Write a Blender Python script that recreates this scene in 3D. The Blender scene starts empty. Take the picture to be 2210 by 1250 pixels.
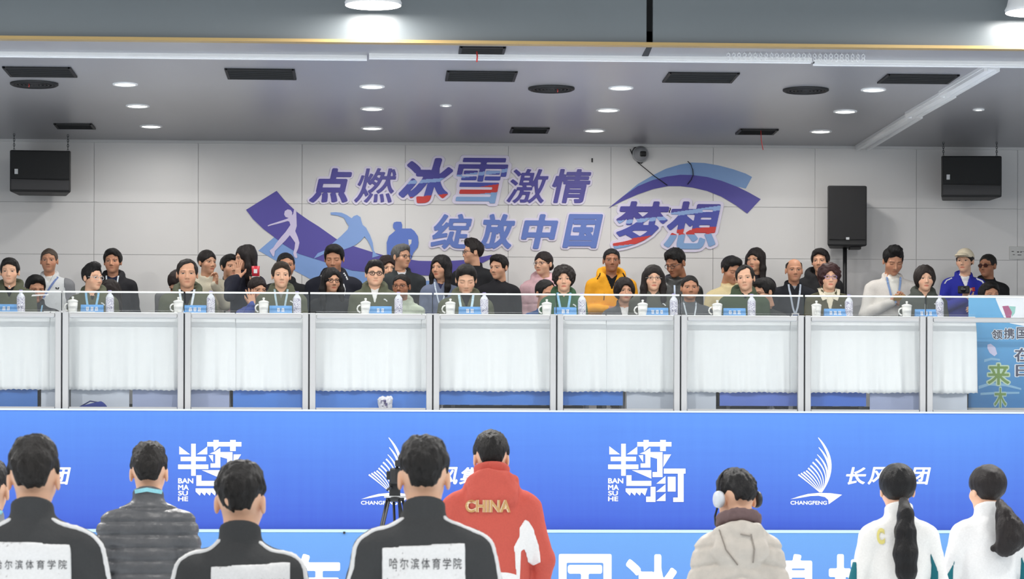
import bpy, bmesh, math, random
import numpy as np
from mathutils import Matrix, Vector

# ------------------------------------------------------------------ camera, world, lights, exposure
SC = bpy.context.scene
COL = SC.collection
FPX = 6000.0
EYE = Vector((0, 0, 1.55))
YAW, ROLL = math.radians(2.88), math.radians(0.13)
CAMR = Matrix.Rotation(-YAW, 4, 'Z') @ Matrix.Rotation(math.pi/2, 4, 'X') @ Matrix.Rotation(ROLL, 4, 'Z')
cam = bpy.data.cameras.new('camera'); camo = bpy.data.objects.new('camera', cam); COL.objects.link(camo)
camo.matrix_world = Matrix.Translation(EYE) @ CAMR
cam.sensor_width = 36; cam.lens = FPX/2210*36; cam.shift_y = 425/2210; cam.clip_end = 200
cam.dof.use_dof = True; cam.dof.focus_distance = 22.5; cam.dof.aperture_fstop = 11
SC.camera = camo

def ray(u, v):
    return (CAMR.to_3x3() @ Vector(((u-1105)/FPX, (1050-v)/FPX, -1))).normalized()
def at(u, v, Y):                                  # the point seen at photo pixel u, v on the upright plane at depth Y
    d = ray(u, v); return EYE + d*(Y/d.y)
def atz(u, v, Z):                                 # the same on the level plane at height Z
    d = ray(u, v); return EYE + d*((Z-EYE.z)/d.z)

SC.view_settings.view_transform = 'Standard'; SC.view_settings.look = 'None'
SC.view_settings.exposure = 0.0; SC.view_settings.gamma = 1.0
try: SC.view_settings.use_curve_mapping = False
except Exception: pass
W = bpy.data.worlds.new('hall_ambient_fill'); SC.world = W; W.use_nodes = True  # even ambient fill added in place of the unmodelled rest of the hall
W.node_tree.nodes['Background'].inputs[0].default_value = (0.93, 0.97, 1.0, 1)
W.node_tree.nodes['Background'].inputs[1].default_value = 0.62

def lamp(name, loc, power, size, col=(1, .97, .93), rot=(0, 0, 0), spread=180):
    l = bpy.data.lights.new(name, 'AREA'); l.shape = 'DISK'; l.size = size; l.energy = power; l.color = col; l.spread = math.radians(spread)
    o = bpy.data.objects.new(name, l); COL.objects.link(o); o.location = loc; o.rotation_euler = rot; return o
BAY_X = (-9.3, -4.65, 0.0, 4.65, 9.3)
for yy, pw in ((3.0, 150), (10.5, 70), (16.4, 250)):
    for xx in BAY_X: lamp('bay_lamp_light', (xx, yy, 4.95), pw, .4)
for xx in BAY_X: lamp('bay_lamp_light', (xx, 19.40, 4.905), 16, .36)

# ------------------------------------------------------------------ helpers
def lin(c):
    return tuple(((x/255)/12.92 if x/255 <= .04045 else ((x/255+.055)/1.055)**2.4) for x in c)
_M = {}
def mat(name, c, rough=.6, metal=0., bump=0., scale=200., emit=0., spec=.5, var=0., stretch=None):
    k = (name, tuple(c), rough, metal, bump, scale, emit, spec, var)
    if k in _M: return _M[k]
    m = bpy.data.materials.new(name); m.use_nodes = True; nt = m.node_tree; b = nt.nodes['Principled BSDF']
    rgb = lin(c)
    b.inputs['Base Color'].default_value = (*rgb, 1); b.inputs['Roughness'].default_value = rough
    b.inputs['Metallic'].default_value = metal; b.inputs['Specular IOR Level'].default_value = spec
    if emit: b.inputs['Emission Color'].default_value = (*rgb, 1); b.inputs['Emission Strength'].default_value = emit
    if bump or var:
        tc = nt.nodes.new('ShaderNodeTexCoord'); n = nt.nodes.new('ShaderNodeTexNoise')
        n.inputs['Scale'].default_value = scale; n.inputs['Detail'].default_value = 3
        if stretch:
            mp = nt.nodes.new('ShaderNodeMapping'); mp.inputs['Scale'].default_value = stretch
            nt.links.new(tc.outputs['Object'], mp.inputs['Vector']); nt.links.new(mp.outputs[0], n.inputs['Vector'])
        else: nt.links.new(tc.outputs['Object'], n.inputs['Vector'])
        if bump:
            bp = nt.nodes.new('ShaderNodeBump'); bp.inputs['Strength'].default_value = bump; bp.inputs['Distance'].default_value = .01
            nt.links.new(n.outputs['Fac'], bp.inputs['Height']); nt.links.new(bp.outputs[0], b.inputs['Normal'])
        if var:
            r = nt.nodes.new('ShaderNodeValToRGB')
            r.color_ramp.elements[0].color = (*[x*(1-var) for x in rgb], 1); r.color_ramp.elements[1].color = (*[min(1, x*(1+var)) for x in rgb], 1)
            r.color_ramp.elements[0].position = .3; r.color_ramp.elements[1].position = .7
            nt.links.new(n.outputs['Fac'], r.inputs[0]); nt.links.new(r.outputs[0], b.inputs['Base Color'])
    _M[k] = m; return m
def cloth_m(c, rough=.85): return mat('woven_cloth', c, rough, bump=.14, scale=110, var=.035, spec=.25)
def shell_m(c, rough=.55): return mat('shell_fabric', c, rough, bump=.3, scale=35, var=.05, spec=.35)
def hair_m(c): return mat('hair_strands', tuple(x*.86 for x in c), .45, bump=.6, scale=60, var=.3, spec=.32, stretch=(6, 6, 1))
def paint(c, rough=.5): return mat('painted_print', c, rough, var=.02, scale=4)
ALU = mat('brushed_aluminium', (186, 187, 188), .4, .15, bump=.05, scale=80, stretch=(1, 1, 12))
BLACK = mat('black_plastic', (26, 27, 29), .55, bump=.1, scale=250)
WHITE = mat('white_enamel', (232, 233, 234), .35, var=.02, scale=10)
PORC = mat('white_porcelain', (240, 240, 236), .15, var=.01, scale=20)

def skin_mat():
    m = bpy.data.materials.new('skin'); m.use_nodes = True; nt = m.node_tree; b = nt.nodes['Principled BSDF']
    a = nt.nodes.new('ShaderNodeAttribute'); a.attribute_name = 'Col'
    nt.links.new(a.outputs['Color'], b.inputs['Base Color']); b.inputs['Roughness'].default_value = .5
    b.inputs['Specular IOR Level'].default_value = .35
    b.inputs['Subsurface Weight'].default_value = .08; b.inputs['Subsurface Radius'].default_value = (.02, .008, .004); b.inputs['Subsurface Scale'].default_value = .5
    return m
SKIN = skin_mat()

def glass_mat():
    m = bpy.data.materials.new('clear_glass'); m.use_nodes = True; nt = m.node_tree; nt.nodes.remove(nt.nodes['Principled BSDF'])
    out = nt.nodes['Material Output']
    tr = nt.nodes.new('ShaderNodeBsdfTransparent'); tr.inputs[0].default_value = (.975, .985, .985, 1)
    gl = nt.nodes.new('ShaderNodeBsdfGlossy'); gl.inputs['Roughness'].default_value = .03
    df = nt.nodes.new('ShaderNodeBsdfDiffuse'); df.inputs[0].default_value = (.8, .85, .88, 1)
    fr = nt.nodes.new('ShaderNodeFresnel'); fr.inputs[0].default_value = 1.3
    tc = nt.nodes.new('ShaderNodeTexCoord'); nz = nt.nodes.new('ShaderNodeTexNoise'); nz.inputs['Scale'].default_value = 1.2
    mm = nt.nodes.new('ShaderNodeMath'); mm.operation = 'MULTIPLY'; mm.inputs[1].default_value = .05
    nt.links.new(tc.outputs['Object'], nz.inputs['Vector']); nt.links.new(nz.outputs['Fac'], mm.inputs[0])
    m1 = nt.nodes.new('ShaderNodeMixShader'); m2 = nt.nodes.new('ShaderNodeMixShader')
    nt.links.new(mm.outputs[0], m1.inputs[0]); nt.links.new(tr.outputs[0], m1.inputs[1]); nt.links.new(df.outputs[0], m1.inputs[2])
    nt.links.new(fr.outputs[0], m2.inputs[0]); nt.links.new(m1.outputs[0], m2.inputs[1]); nt.links.new(gl.outputs[0], m2.inputs[2])
    nt.links.new(m2.outputs[0], out.inputs['Surface']); return m
GLASS = glass_mat()

def tag(o, label=None, cat=None, group=None, kind=None):
    if label: o['label'] = label
    if cat: o['category'] = cat
    if group: o['group'] = group
    if kind: o['kind'] = kind
    return o
def empty(name, loc, label=None, cat=None, group=None, rz=0.):
    o = bpy.data.objects.new(name, None); COL.objects.link(o); o.location = loc; o.rotation_euler = (0, 0, rz); o.empty_display_size = .1
    return tag(o, label, cat, group)
def rawmesh(name, V, F, smooth=True):
    me = bpy.data.meshes.new(name); V = np.asarray(V, np.float32); F = np.asarray(F, np.int32)
    me.vertices.add(len(V)); me.vertices.foreach_set('co', V.ravel())
    me.loops.add(F.size); me.loops.foreach_set('vertex_index', F.ravel())
    me.polygons.add(len(F)); me.polygons.foreach_set('loop_start', np.arange(0, F.size, F.shape[1], dtype=np.int32))
    me.update(calc_edges=True); me.polygons.foreach_set('use_smooth', np.full(len(F), smooth)); return me
def link(name, me, mats, parent=None, loc=None):
    o = bpy.data.objects.new(name, me); COL.objects.link(o)
    for m in (mats if isinstance(mats, (list, tuple)) else [mats]): me.materials.append(m)
    if parent: o.parent = parent
    if loc is not None: o.location = loc
    return o

class MB:
    def __init__(s): s.v = []; s.f = []; s.m = []; s.s = []
    def add(s, vs, fs, mi=0, sm=False):
        b = len(s.v); s.v += [tuple(p) for p in vs]
        for f in fs: s.f.append([i+b for i in f]); s.m.append(mi); s.s.append(sm)
    def box(s, c, d, mi=0, rot=None):
        P = [Vector(((x-.5)*d[0], (y-.5)*d[1], (z-.5)*d[2])) for x in (0, 1) for y in (0, 1) for z in (0, 1)]
        if rot is not None: P = [rot @ p for p in P]
        c = Vector(c)
        s.add([p+c for p in P], [(0, 1, 3, 2), (4, 6, 7, 5), (0, 4, 5, 1), (2, 3, 7, 6), (0, 2, 6, 4), (1, 5, 7, 3)], mi); return s
    def tube(s, pts, r, n=8, mi=0, closed=False, flat=1.):
        pts = [Vector(p) for p in pts]; N = len(pts); rs = r if isinstance(r, (list, tuple)) else [r]*N; V = []
        up = Vector((0, 0, 1))
        for i, p in enumerate(pts):
            t = (pts[(i+1) % N]-pts[i-1]) if closed else pts[min(i+1, N-1)]-pts[max(i-1, 0)]
            t.normalize(); u = up if abs(t.dot(up)) < .95 else Vector((0, 1, 0))
            a = t.cross(u).normalized(); b = a.cross(t).normalized()
            V += [p+(a*math.cos(2*math.pi*k/n)+b*math.sin(2*math.pi*k/n)*flat)*rs[i] for k in range(n)]
        F = [(i*n+k, i*n+(k+1) % n, ((i+1) % N)*n+(k+1) % n, ((i+1) % N)*n+k) for i in range(N if closed else N-1) for k in range(n)]
        if not closed: F += [tuple(range(n-1, -1, -1)), tuple((N-1)*n+k for k in range(n))]
        s.add(V, F, mi, True); return s
    def lathe(s, prof, c=(0, 0, 0), n=20, mi=0, caps=True):
        c = Vector(c); V = [c+Vector((r*math.cos(2*math.pi*k/n), r*math.sin(2*math.pi*k/n), z)) for r, z in prof for k in range(n)]; N = len(prof)
        F = [(i*n+k, i*n+(k+1) % n, (i+1)*n+(k+1) % n, (i+1)*n+k) for i in range(N-1) for k in range(n)]
        if caps: F += [tuple(range(n-1, -1, -1)), tuple((N-1)*n+k for k in range(n))]
        s.add(V, F, mi, True); return s
    def prism(s, P, off, mi=0):            # P: outline of points in a plane, off: thickness vector
        P = [Vector(p) for p in P]; off = Vector(off); n = len(P)
        s.add(P+[p+off for p in P], [tuple(range(n)), tuple(range(2*n-1, n-1, -1))]+[(i, i+n, (i+1) % n+n, (i+1) % n) for i in range(n)], mi); return s
    def obj(s, name, mats, parent=None, loc=None, bevel=0., recalc=True):
        me = bpy.data.meshes.new(name); me.from_pydata([tuple(v) for v in s.v], [], s.f)
        me.polygons.foreach_set('material_index', s.m); me.polygons.foreach_set('use_smooth', s.s)
        if recalc:
            bm = bmesh.new(); bm.from_mesh(me); bmesh.ops.recalc_face_normals(bm, faces=bm.faces); bm.to_mesh(me); bm.free()
        o = link(name, me, mats, parent, loc)
        if bevel:
            md = o.modifiers.new('edge_bevel', 'BEVEL'); md.width = bevel; md.segments = 2; md.limit_method = 'ANGLE'
        return o
def copy_tree(o, parent=None):
    c = o.copy(); COL.objects.link(c); c.parent = parent
    for ch in list(o.children): copy_tree(ch, c)
    return c

def text_bm(body, fat=0., extrude=0., shear=0., res=4):
    cu = bpy.data.curves.new('lettering', 'FONT'); cu.body = body; cu.size = 1; cu.offset = fat; cu.extrude = extrude; cu.shear = shear; cu.resolution_u = res
    ob = bpy.data.objects.new('lettering', cu); COL.objects.link(ob); dg = bpy.context.evaluated_depsgraph_get(); dg.update()
    me = bpy.data.meshes.new_from_object(ob.evaluated_get(dg)); bpy.data.objects.remove(ob); bpy.data.curves.remove(cu)
    bm = bmesh.new(); bm.from_mesh(me); bpy.data.meshes.remove(me); return bm
def fit(bm, x0, z0, x1, z1, y, thick=.004):           # lays lettering upright (facing -Y) into the box x0..x1, z0..z1, its back on y
    xs = [v.co.x for v in bm.verts]; ys = [v.co.y for v in bm.verts]; zs = [v.co.z for v in bm.verts]
    a, b, c, d, e = min(xs), max(xs), min(ys), max(ys), min(zs); dz = max(zs)-e or 1
    for v in bm.verts:
        p = v.co.copy(); v.co = (x0+(p.x-a)/(b-a)*(x1-x0), y-(p.z-e)/dz*thick, z0+(p.y-c)/(d-c)*(z1-z0))
    return bm
_G = {}
def glyph_field(body, h, shear):                       # distance field of a piece of lettering on a plane grid (letter height about 1)
    k = (body, h, shear)
    if k in _G: return _G[k]
    bm = text_bm(body, 0, 0, shear, 5); bmesh.ops.remove_doubles(bm, verts=bm.verts, dist=1e-5); bmesh.ops.triangulate(bm, faces=bm.faces)
    P = np.array([v.co[:2] for v in bm.verts]); lo = P.min(0)-.16; hi = P.max(0)+.16
    xs = np.arange(lo[0], hi[0], h); ys = np.arange(lo[1], hi[1], h); X, Y = np.meshgrid(xs, ys, indexing='ij'); ins = np.zeros(X.shape, bool); D = np.full(X.shape, 9.)
    for f in bm.faces:
        t = [np.array(v.co[:2]) for v in f.verts]; mn, mx = np.min(t, 0), np.max(t, 0)
        i0, i1 = np.searchsorted(xs, (mn[0], mx[0])); j0, j1 = np.searchsorted(ys, (mn[1], mx[1])); x, y = X[i0:i1, j0:j1], Y[i0:i1, j0:j1]
        c = [(t[(q+1) % 3][0]-t[q][0])*(y-t[q][1])-(t[(q+1) % 3][1]-t[q][1])*(x-t[q][0]) for q in range(3)]
        ins[i0:i1, j0:j1] |= ((c[0] >= 0) & (c[1] >= 0) & (c[2] >= 0)) | ((c[0] <= 0) & (c[1] <= 0) & (c[2] <= 0))
    for e in bm.edges:
        if len(e.link_faces) == 1:
            a, b = np.array(e.verts[0].co[:2]), np.array(e.verts[1].co[:2]); d = b-a; t = np.clip(((X-a[0])*d[0]+(Y-a[1])*d[1])/(d@d+1e-12), 0, 1)
            D = np.minimum(D, (X-a[0]-t*d[0])**2+(Y-a[1]-t*d[1])**2)
    bm.free(); _G[k] = (lo, np.sqrt(D)*np.where(ins, -1, 1)); return _G[k]
def glyph_plate(body, fat, box, y, thick, extra=0., shear=0., h=.014):
    # upright plate cut to the lettering, fattened by 'fat' (+ 'extra' for a backing); 'box' is filled by the lettering without the extra; front faces -Y
    lo, D = glyph_field(body, h, shear); w = np.argwhere(D < fat); a = lo+h*w.min(0); b = lo+h*w.max(0)
    g = Vol((0, 0, -2*h), (1, 1, 2*h), h); g.lo = np.array((lo[0], lo[1], -2*h)); g.n = np.array((*D.shape, 5)); z = (np.arange(5)-2)*h
    V, F = nets(g, np.maximum((D-fat-extra)[:, :, None], (np.abs(z)-1.2*h)[None, None, :]).astype(f4))
    x0, z0, x1, z1 = box; tz = (V[:, 2]+1.2*h)/(2.4*h)
    out = np.stack([x0+(V[:, 0]-a[0])/(b[0]-a[0])*(x1-x0), y-np.clip(tz, 0, 1)*thick, z0+(V[:, 1]-a[1])/(b[1]-a[1])*(z1-z0)], 1)
    return out, F
def glyph_obj(name, body, fat, box, y, thick, m, parent, extra=0., shear=0., h=.016):
    V, F = glyph_plate(body, fat, box, y, thick, extra, shear, h); return link(name, rawmesh(name, V, F, False), m, parent)
def bm_obj(bm, name, mats, parent=None):
    me = bpy.data.meshes.new(name); bm.to_mesh(me); bm.free(); return link(name, me, mats, parent)

# ------------------------------------------------------------------ implicit solids, meshed on a grid
f4 = np.float32
def su(a, b, k):
    h = np.maximum(k-np.abs(a-b), 0)/k; return np.minimum(a, b)-h*h*k*.25
def sm(a, b, k):                                       # smooth max
    h = np.maximum(k-np.abs(a-b), 0)/k; return np.maximum(a, b)+h*h*k*.25
def sstep(x): x = np.clip(x, 0, 1); return x*x*(3-2*x)
class Vol:
    def __init__(s, lo, hi, h):
        s.lo = np.array(lo, float); s.h = h; n = np.ceil((np.array(hi)-s.lo)/h).astype(int)+1; s.n = n
        ax = [(s.lo[i]+h*np.arange(n[i])).astype(f4) for i in range(3)]; s.ax = ax
        s.X, s.Y, s.Z = ax[0][:, None, None], ax[1][None, :, None], ax[2][None, None, :]
    def ell(s, c, r):
        a, b, e = (s.X-c[0]), (s.Y-c[1]), (s.Z-c[2])
        k0 = np.sqrt((a/r[0])**2+(b/r[1])**2+(e/r[2])**2); k1 = np.sqrt((a/r[0]**2)**2+(b/r[1]**2)**2+(e/r[2]**2)**2)+1e-6
        return k0*(k0-1)/k1
    def cone(s, a, b, ra, rb):
        a = np.array(a, float); d = np.array(b, float)-a; L = float(d@d)+1e-9
        px, py, pz = s.X-a[0], s.Y-a[1], s.Z-a[2]
        t = np.clip((px*d[0]+py*d[1]+pz*d[2])/L, 0, 1)
        return np.sqrt((px-t*d[0])**2+(py-t*d[1])**2+(pz-t*d[2])**2)-(ra+(rb-ra)*t)
    def chain(s, pts, rs, k=.01):
        d = None
        for i in range(len(pts)-1):
            e = s.cone(pts[i], pts[i+1], rs[i], rs[i+1]); d = e if d is None else su(d, e, k)
        return d
    def box(s, c, hs, r=0.):
        q = [np.abs(s.X-c[0])-hs[0]+r, np.abs(s.Y-c[1])-hs[1]+r, np.abs(s.Z-c[2])-hs[2]+r]
        return np.sqrt(np.maximum(q[0], 0)**2+np.maximum(q[1], 0)**2+np.maximum(q[2], 0)**2)+np.minimum(np.maximum(np.maximum(q[0], q[1]), q[2]), 0)-r
    def ring(s, c, R, r, tilt=0., sy=1., hz=0.):
        x, y, z = s.X-c[0], (s.Y-c[1])/sy, s.Z-c[2]-tilt*(s.Y-c[1])
        q = np.sqrt(x*x+y*y)-R; zz = np.maximum(np.abs(z)-hz, 0); return np.sqrt(q*q+zz*zz)-r
    def poly(s, P):                                     # signed distance to an outline in x,z
        X, Z = s.X[:, :, 0], s.Z[0, :, :]; P = np.array(P, float); n = len(P); D = None; sg = np.ones((s.n[0], s.n[2]), bool)*False
        for i in range(n):
            a, b = P[i], P[(i+1) % n]; d = b-a; px, pz = X-a[0], Z-a[1]; t = np.clip((px*d[0]+pz*d[1])/(d@d+1e-12), 0, 1)
            e = (px-t*d[0])**2+(pz-t*d[1])**2; D = e if D is None else np.minimum(D, e)
            sg ^= ((a[1] > Z) != (b[1] > Z)) & (X < (b[0]-a[0])*(Z-a[1])/((b[1]-a[1]) or 1e-9)+a[0])
        return (np.sqrt(D)*np.where(sg, -1, 1))[:, None, :].astype(f4)
    def noise(s, f, seed=0, st=(1, 1, 1)):
        r = random.Random(seed); o = 0; x, y, z = s.X*f*st[0], s.Y*f*st[1], s.Z*f*st[2]
        for i in range(3):
            p = [r.uniform(0, 6.28) for _ in range(6)]; q = [r.uniform(.6, 1.3) for _ in range(3)]
            o = o+np.sin(x*q[0]+p[0]+1.3*np.sin(y*q[1]+p[3]))*np.sin(y*q[1]+p[1]+1.1*np.sin(z*q[2]+p[4]))*np.sin(z*q[2]+p[2]+1.2*np.sin(x*q[0]+p[5]))
        return o*.7
    def full(s, d): return np.ascontiguousarray(np.broadcast_to(d, s.n).astype(f4))
    def ix(s, x, k): return int(np.clip(round((x-s.lo[k])/s.h), 0, s.n[k]-1))
    def surf(s, D, x, z, back=False):                   # depth of the front (or back) surface at x, z
        c = D[s.ix(x, 0), :, s.ix(z, 2)]; w = np.nonzero(c < 0)[0]
        if not len(w): return None
        i = w[-1] if back else w[0]; j = i+1 if back else i-1
        if 0 <= j < len(c): return float(s.ax[1][i]+(s.ax[1][j]-s.ax[1][i])*c[i]/(c[i]-c[j]))
        return float(s.ax[1][i])
    def side(s, D, sd, y, z):                           # outermost x of the solid at y, z on the side sd
        w = np.nonzero(D[:, s.ix(y, 1), s.ix(z, 2)] < 0)[0]
        return None if not len(w) else float(s.ax[0][w[-1] if sd > 0 else w[0]])
    def top(s, D, x, y):
        c = D[s.ix(x, 0), s.ix(y, 1), :]; w = np.nonzero(c < 0)[0]; return float(s.ax[2][w[-1]]) if len(w) else None
CR = [(i, j, k) for i in (0, 1) for j in (0, 1) for k in (0, 1)]
ED = [(a, b) for a in range(8) for b in range(a+1, 8) if sum(abs(CR[a][i]-CR[b][i]) for i in range(3)) == 1]
def nets(g, D):
    D = g.full(D).copy(); big = f4(.5*g.h)
    for ax in range(3):
        for e in (0, -1):
            sl = [slice(None)]*3; sl[ax] = e; D[tuple(sl)] = np.maximum(D[tuple(sl)], big)
    s = D < 0; m = tuple(n-1 for n in D.shape); c = np.zeros(m, np.int8)
    for i, j, k in CR: c += s[i:i+m[0], j:j+m[1], k:k+m[2]]
    act = np.argwhere((c > 0) & (c < 8))
    if not len(act): return np.zeros((0, 3)), np.zeros((0, 4), int)
    idx = -np.ones(m, np.int32); idx[tuple(act.T)] = np.arange(len(act))
    val = [D[act[:, 0]+i, act[:, 1]+j, act[:, 2]+k] for i, j, k in CR]; pos = np.zeros((len(act), 3)); cnt = np.zeros(len(act))
    for a, b in ED:
        x = (val[a] < 0) != (val[b] < 0); t = np.where(x, val[a]/np.where(x, val[a]-val[b], 1), 0)
        A, B = np.array(CR[a], float), np.array(CR[b], float); pos += np.where(x[:, None], A+t[:, None]*(B-A), 0); cnt += x
    V = g.lo+g.h*(act+pos/cnt[:, None]); Q = []
    for ax in range(3):
        o = [q for q in range(3) if q != ax]; sl0 = [slice(1, -1)]*3; sl1 = [slice(1, -1)]*3
        sl0[ax] = slice(0, -1); sl1[ax] = slice(1, None)
        A, B = s[tuple(sl0)], s[tuple(sl1)]; e = np.argwhere(A != B); 
        if not len(e): continue
        inside = A[tuple(e.T)]; e = e.copy(); e[:, o[0]] += 1; e[:, o[1]] += 1
        def cell(d0, d1):
            q = e.copy(); q[:, o[0]] += d0; q[:, o[1]] += d1; return idx[tuple(q.T)]
        q = np.stack([cell(-1, -1), cell(0, -1), cell(0, 0), cell(-1, 0)], 1)
        flip = inside if ax != 1 else ~inside
        Q.append(np.where(flip[:, None], q, q[:, ::-1]))
    return V, np.concatenate(Q)
# ------------------------------------------------------------------ people
SKINS = {'A': (231, 184, 154), 'B': (216, 166, 136), 'C': (204, 150, 120), 'D': (174, 122, 94)}
def head_mesh(tone, brow, h=.0035, seed=0, fem=False, narrow=0., wide=1.07, shut=False):
    rnd = random.Random(seed); g = Vol((-.1, -.125, -.145), (.1, .125, .13), h)
    jw = (.058 if fem else .063)+rnd.uniform(-.003, .003)-narrow
    d = g.ell((0, .015, .03), (.076, .095, .087)); d = su(d, g.ell((0, -.02, -.04), (jw, .072, .078)), .03)
    d = su(d, g.ell((0, -.062, -.095), (.024, .024, .022)), .025)
    for s in (-1, 1):
        d = su(d, g.ell((s*.037, -.05, -.032), (.027, .025, .026)), .02)
        d = sm(d, -g.ell((s*.032, -.097, .001), (.02, .016, .0115)), .014)
        d = su(d, g.ell((s*.032, -.0705, .0), (.0145, .0125, .011)), .004)
        e = g.ell((s*.0795, .014, -.008), (.0095, .019, .031)); e = sm(e, -g.ell((s*.091, .010, -.006), (.007, .011, .02)), .005); d = su(d, e, .008)
        d = su(d, g.cone((s*.014, -.083, .022), (s*.046, -.07, .02), .0085, .007), .014)
    nz = rnd.uniform(.95, 1.1)
    d = su(d, g.cone((0, -.082, .012), (0, -.098*nz, -.034), .0065, .0115), .014)
    for s in (-1, 1): d = su(d, g.ell((s*.0115, -.09, -.04), (.0085, .0095, .008)), .007)
    d = su(d, g.cone((-.016, -.078, -.066), (.016, -.078, -.066), .0055, .0055), .008)
    d = su(d, g.cone((-.013, -.078, -.0765), (.013, -.078, -.0765), .0065, .0065), .007)
    d = d+.004*np.exp(-((g.Z+.0712)/.002)**2-((g.X)/.02)**2)*(g.Y < -.06)
    d = su(d, g.cone((0, .02, -.08), (0, .03, -.14), .053, .05), .02)
    V, F = nets(g, d); X, Y, Z = V.T; X = X.copy(); ax = np.abs(X); C = np.tile(np.array(lin(SKINS[tone])), (len(V), 1))
    def mixc(w, c): C[:] = C*(1-w[:, None])+np.array(lin(c))*w[:, None]
    fr = (Y < -.04)
    sk = np.array(SKINS[tone])
    mixc(.35*np.exp(-((ax-.04)/.02)**2-((Z+.035)/.02)**2)*fr, tuple(np.clip(sk*np.array([.98, .8, .76]), 0, 255)))
    lipw = sstep(1.6-((X/.023)**2+((Z+.0715)/.0095)**2)*1.1)*fr*(Y < -.062)
    mixc(lipw*(.8 if fem else .6), tuple(np.clip(sk*np.array([.82, .52, .5]) if fem else sk*np.array([.8, .62, .6]), 0, 255)))
    if not shut: mixc(((((ax-.032)/.0145)**2+((Z+.0005)/.0046)**2) < 1)*fr*.9, (196, 180, 170))
    if not shut: mixc(sstep(1.5-(((ax-.032)/.0068)**2+((Z)/.0066)**2))*fr*(np.abs(Z) < .0052), (34, 24, 20))
    mixc(np.exp(-((Z-(-.004 if shut else .0052)-.05*(ax-.03))/.0024)**2)*sstep(1.4-((ax-.033)/.016)**2)*fr*.85, (40, 28, 24))
    bz = .0195+.09*(ax-.012)-.30*np.maximum(ax-.040, 0)
    mixc(np.exp(-((Z-bz)/.0036)**2)*sstep((ax-.011)/.006)*sstep((.054-ax)/.008)*fr*(.5 if fem else .7), brow)
    mixc(np.exp(-((ax-.008)/.0035)**2-((Z+.0475)/.003)**2)*(Y < -.08)*.7, (70, 40, 32))
    V[:, 0] *= wide; return V, F, C
CAP0 = (0, .015, .03)
def face_cut(g, style):
    if style in ('long', 'bob', 'curly', 'pulled'): return g.ell((0, -.125, -.046), (.0665, .1, .112))
    if style == 'parted': return g.ell((.012, -.125, -.046), (.062, .1, .118))
    if style == 'receding': return su(g.ell((0, -.125, -.018), (.075, .115, .118)), g.ell((.04, -.08, .075), (.03, .05, .03)), .02)
    if style == 'balding': return g.ell((0, -.1, .01), (.085, .14, .112))
    return g.ell((0, -.122, -.03), (.076, .103, .112))
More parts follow.
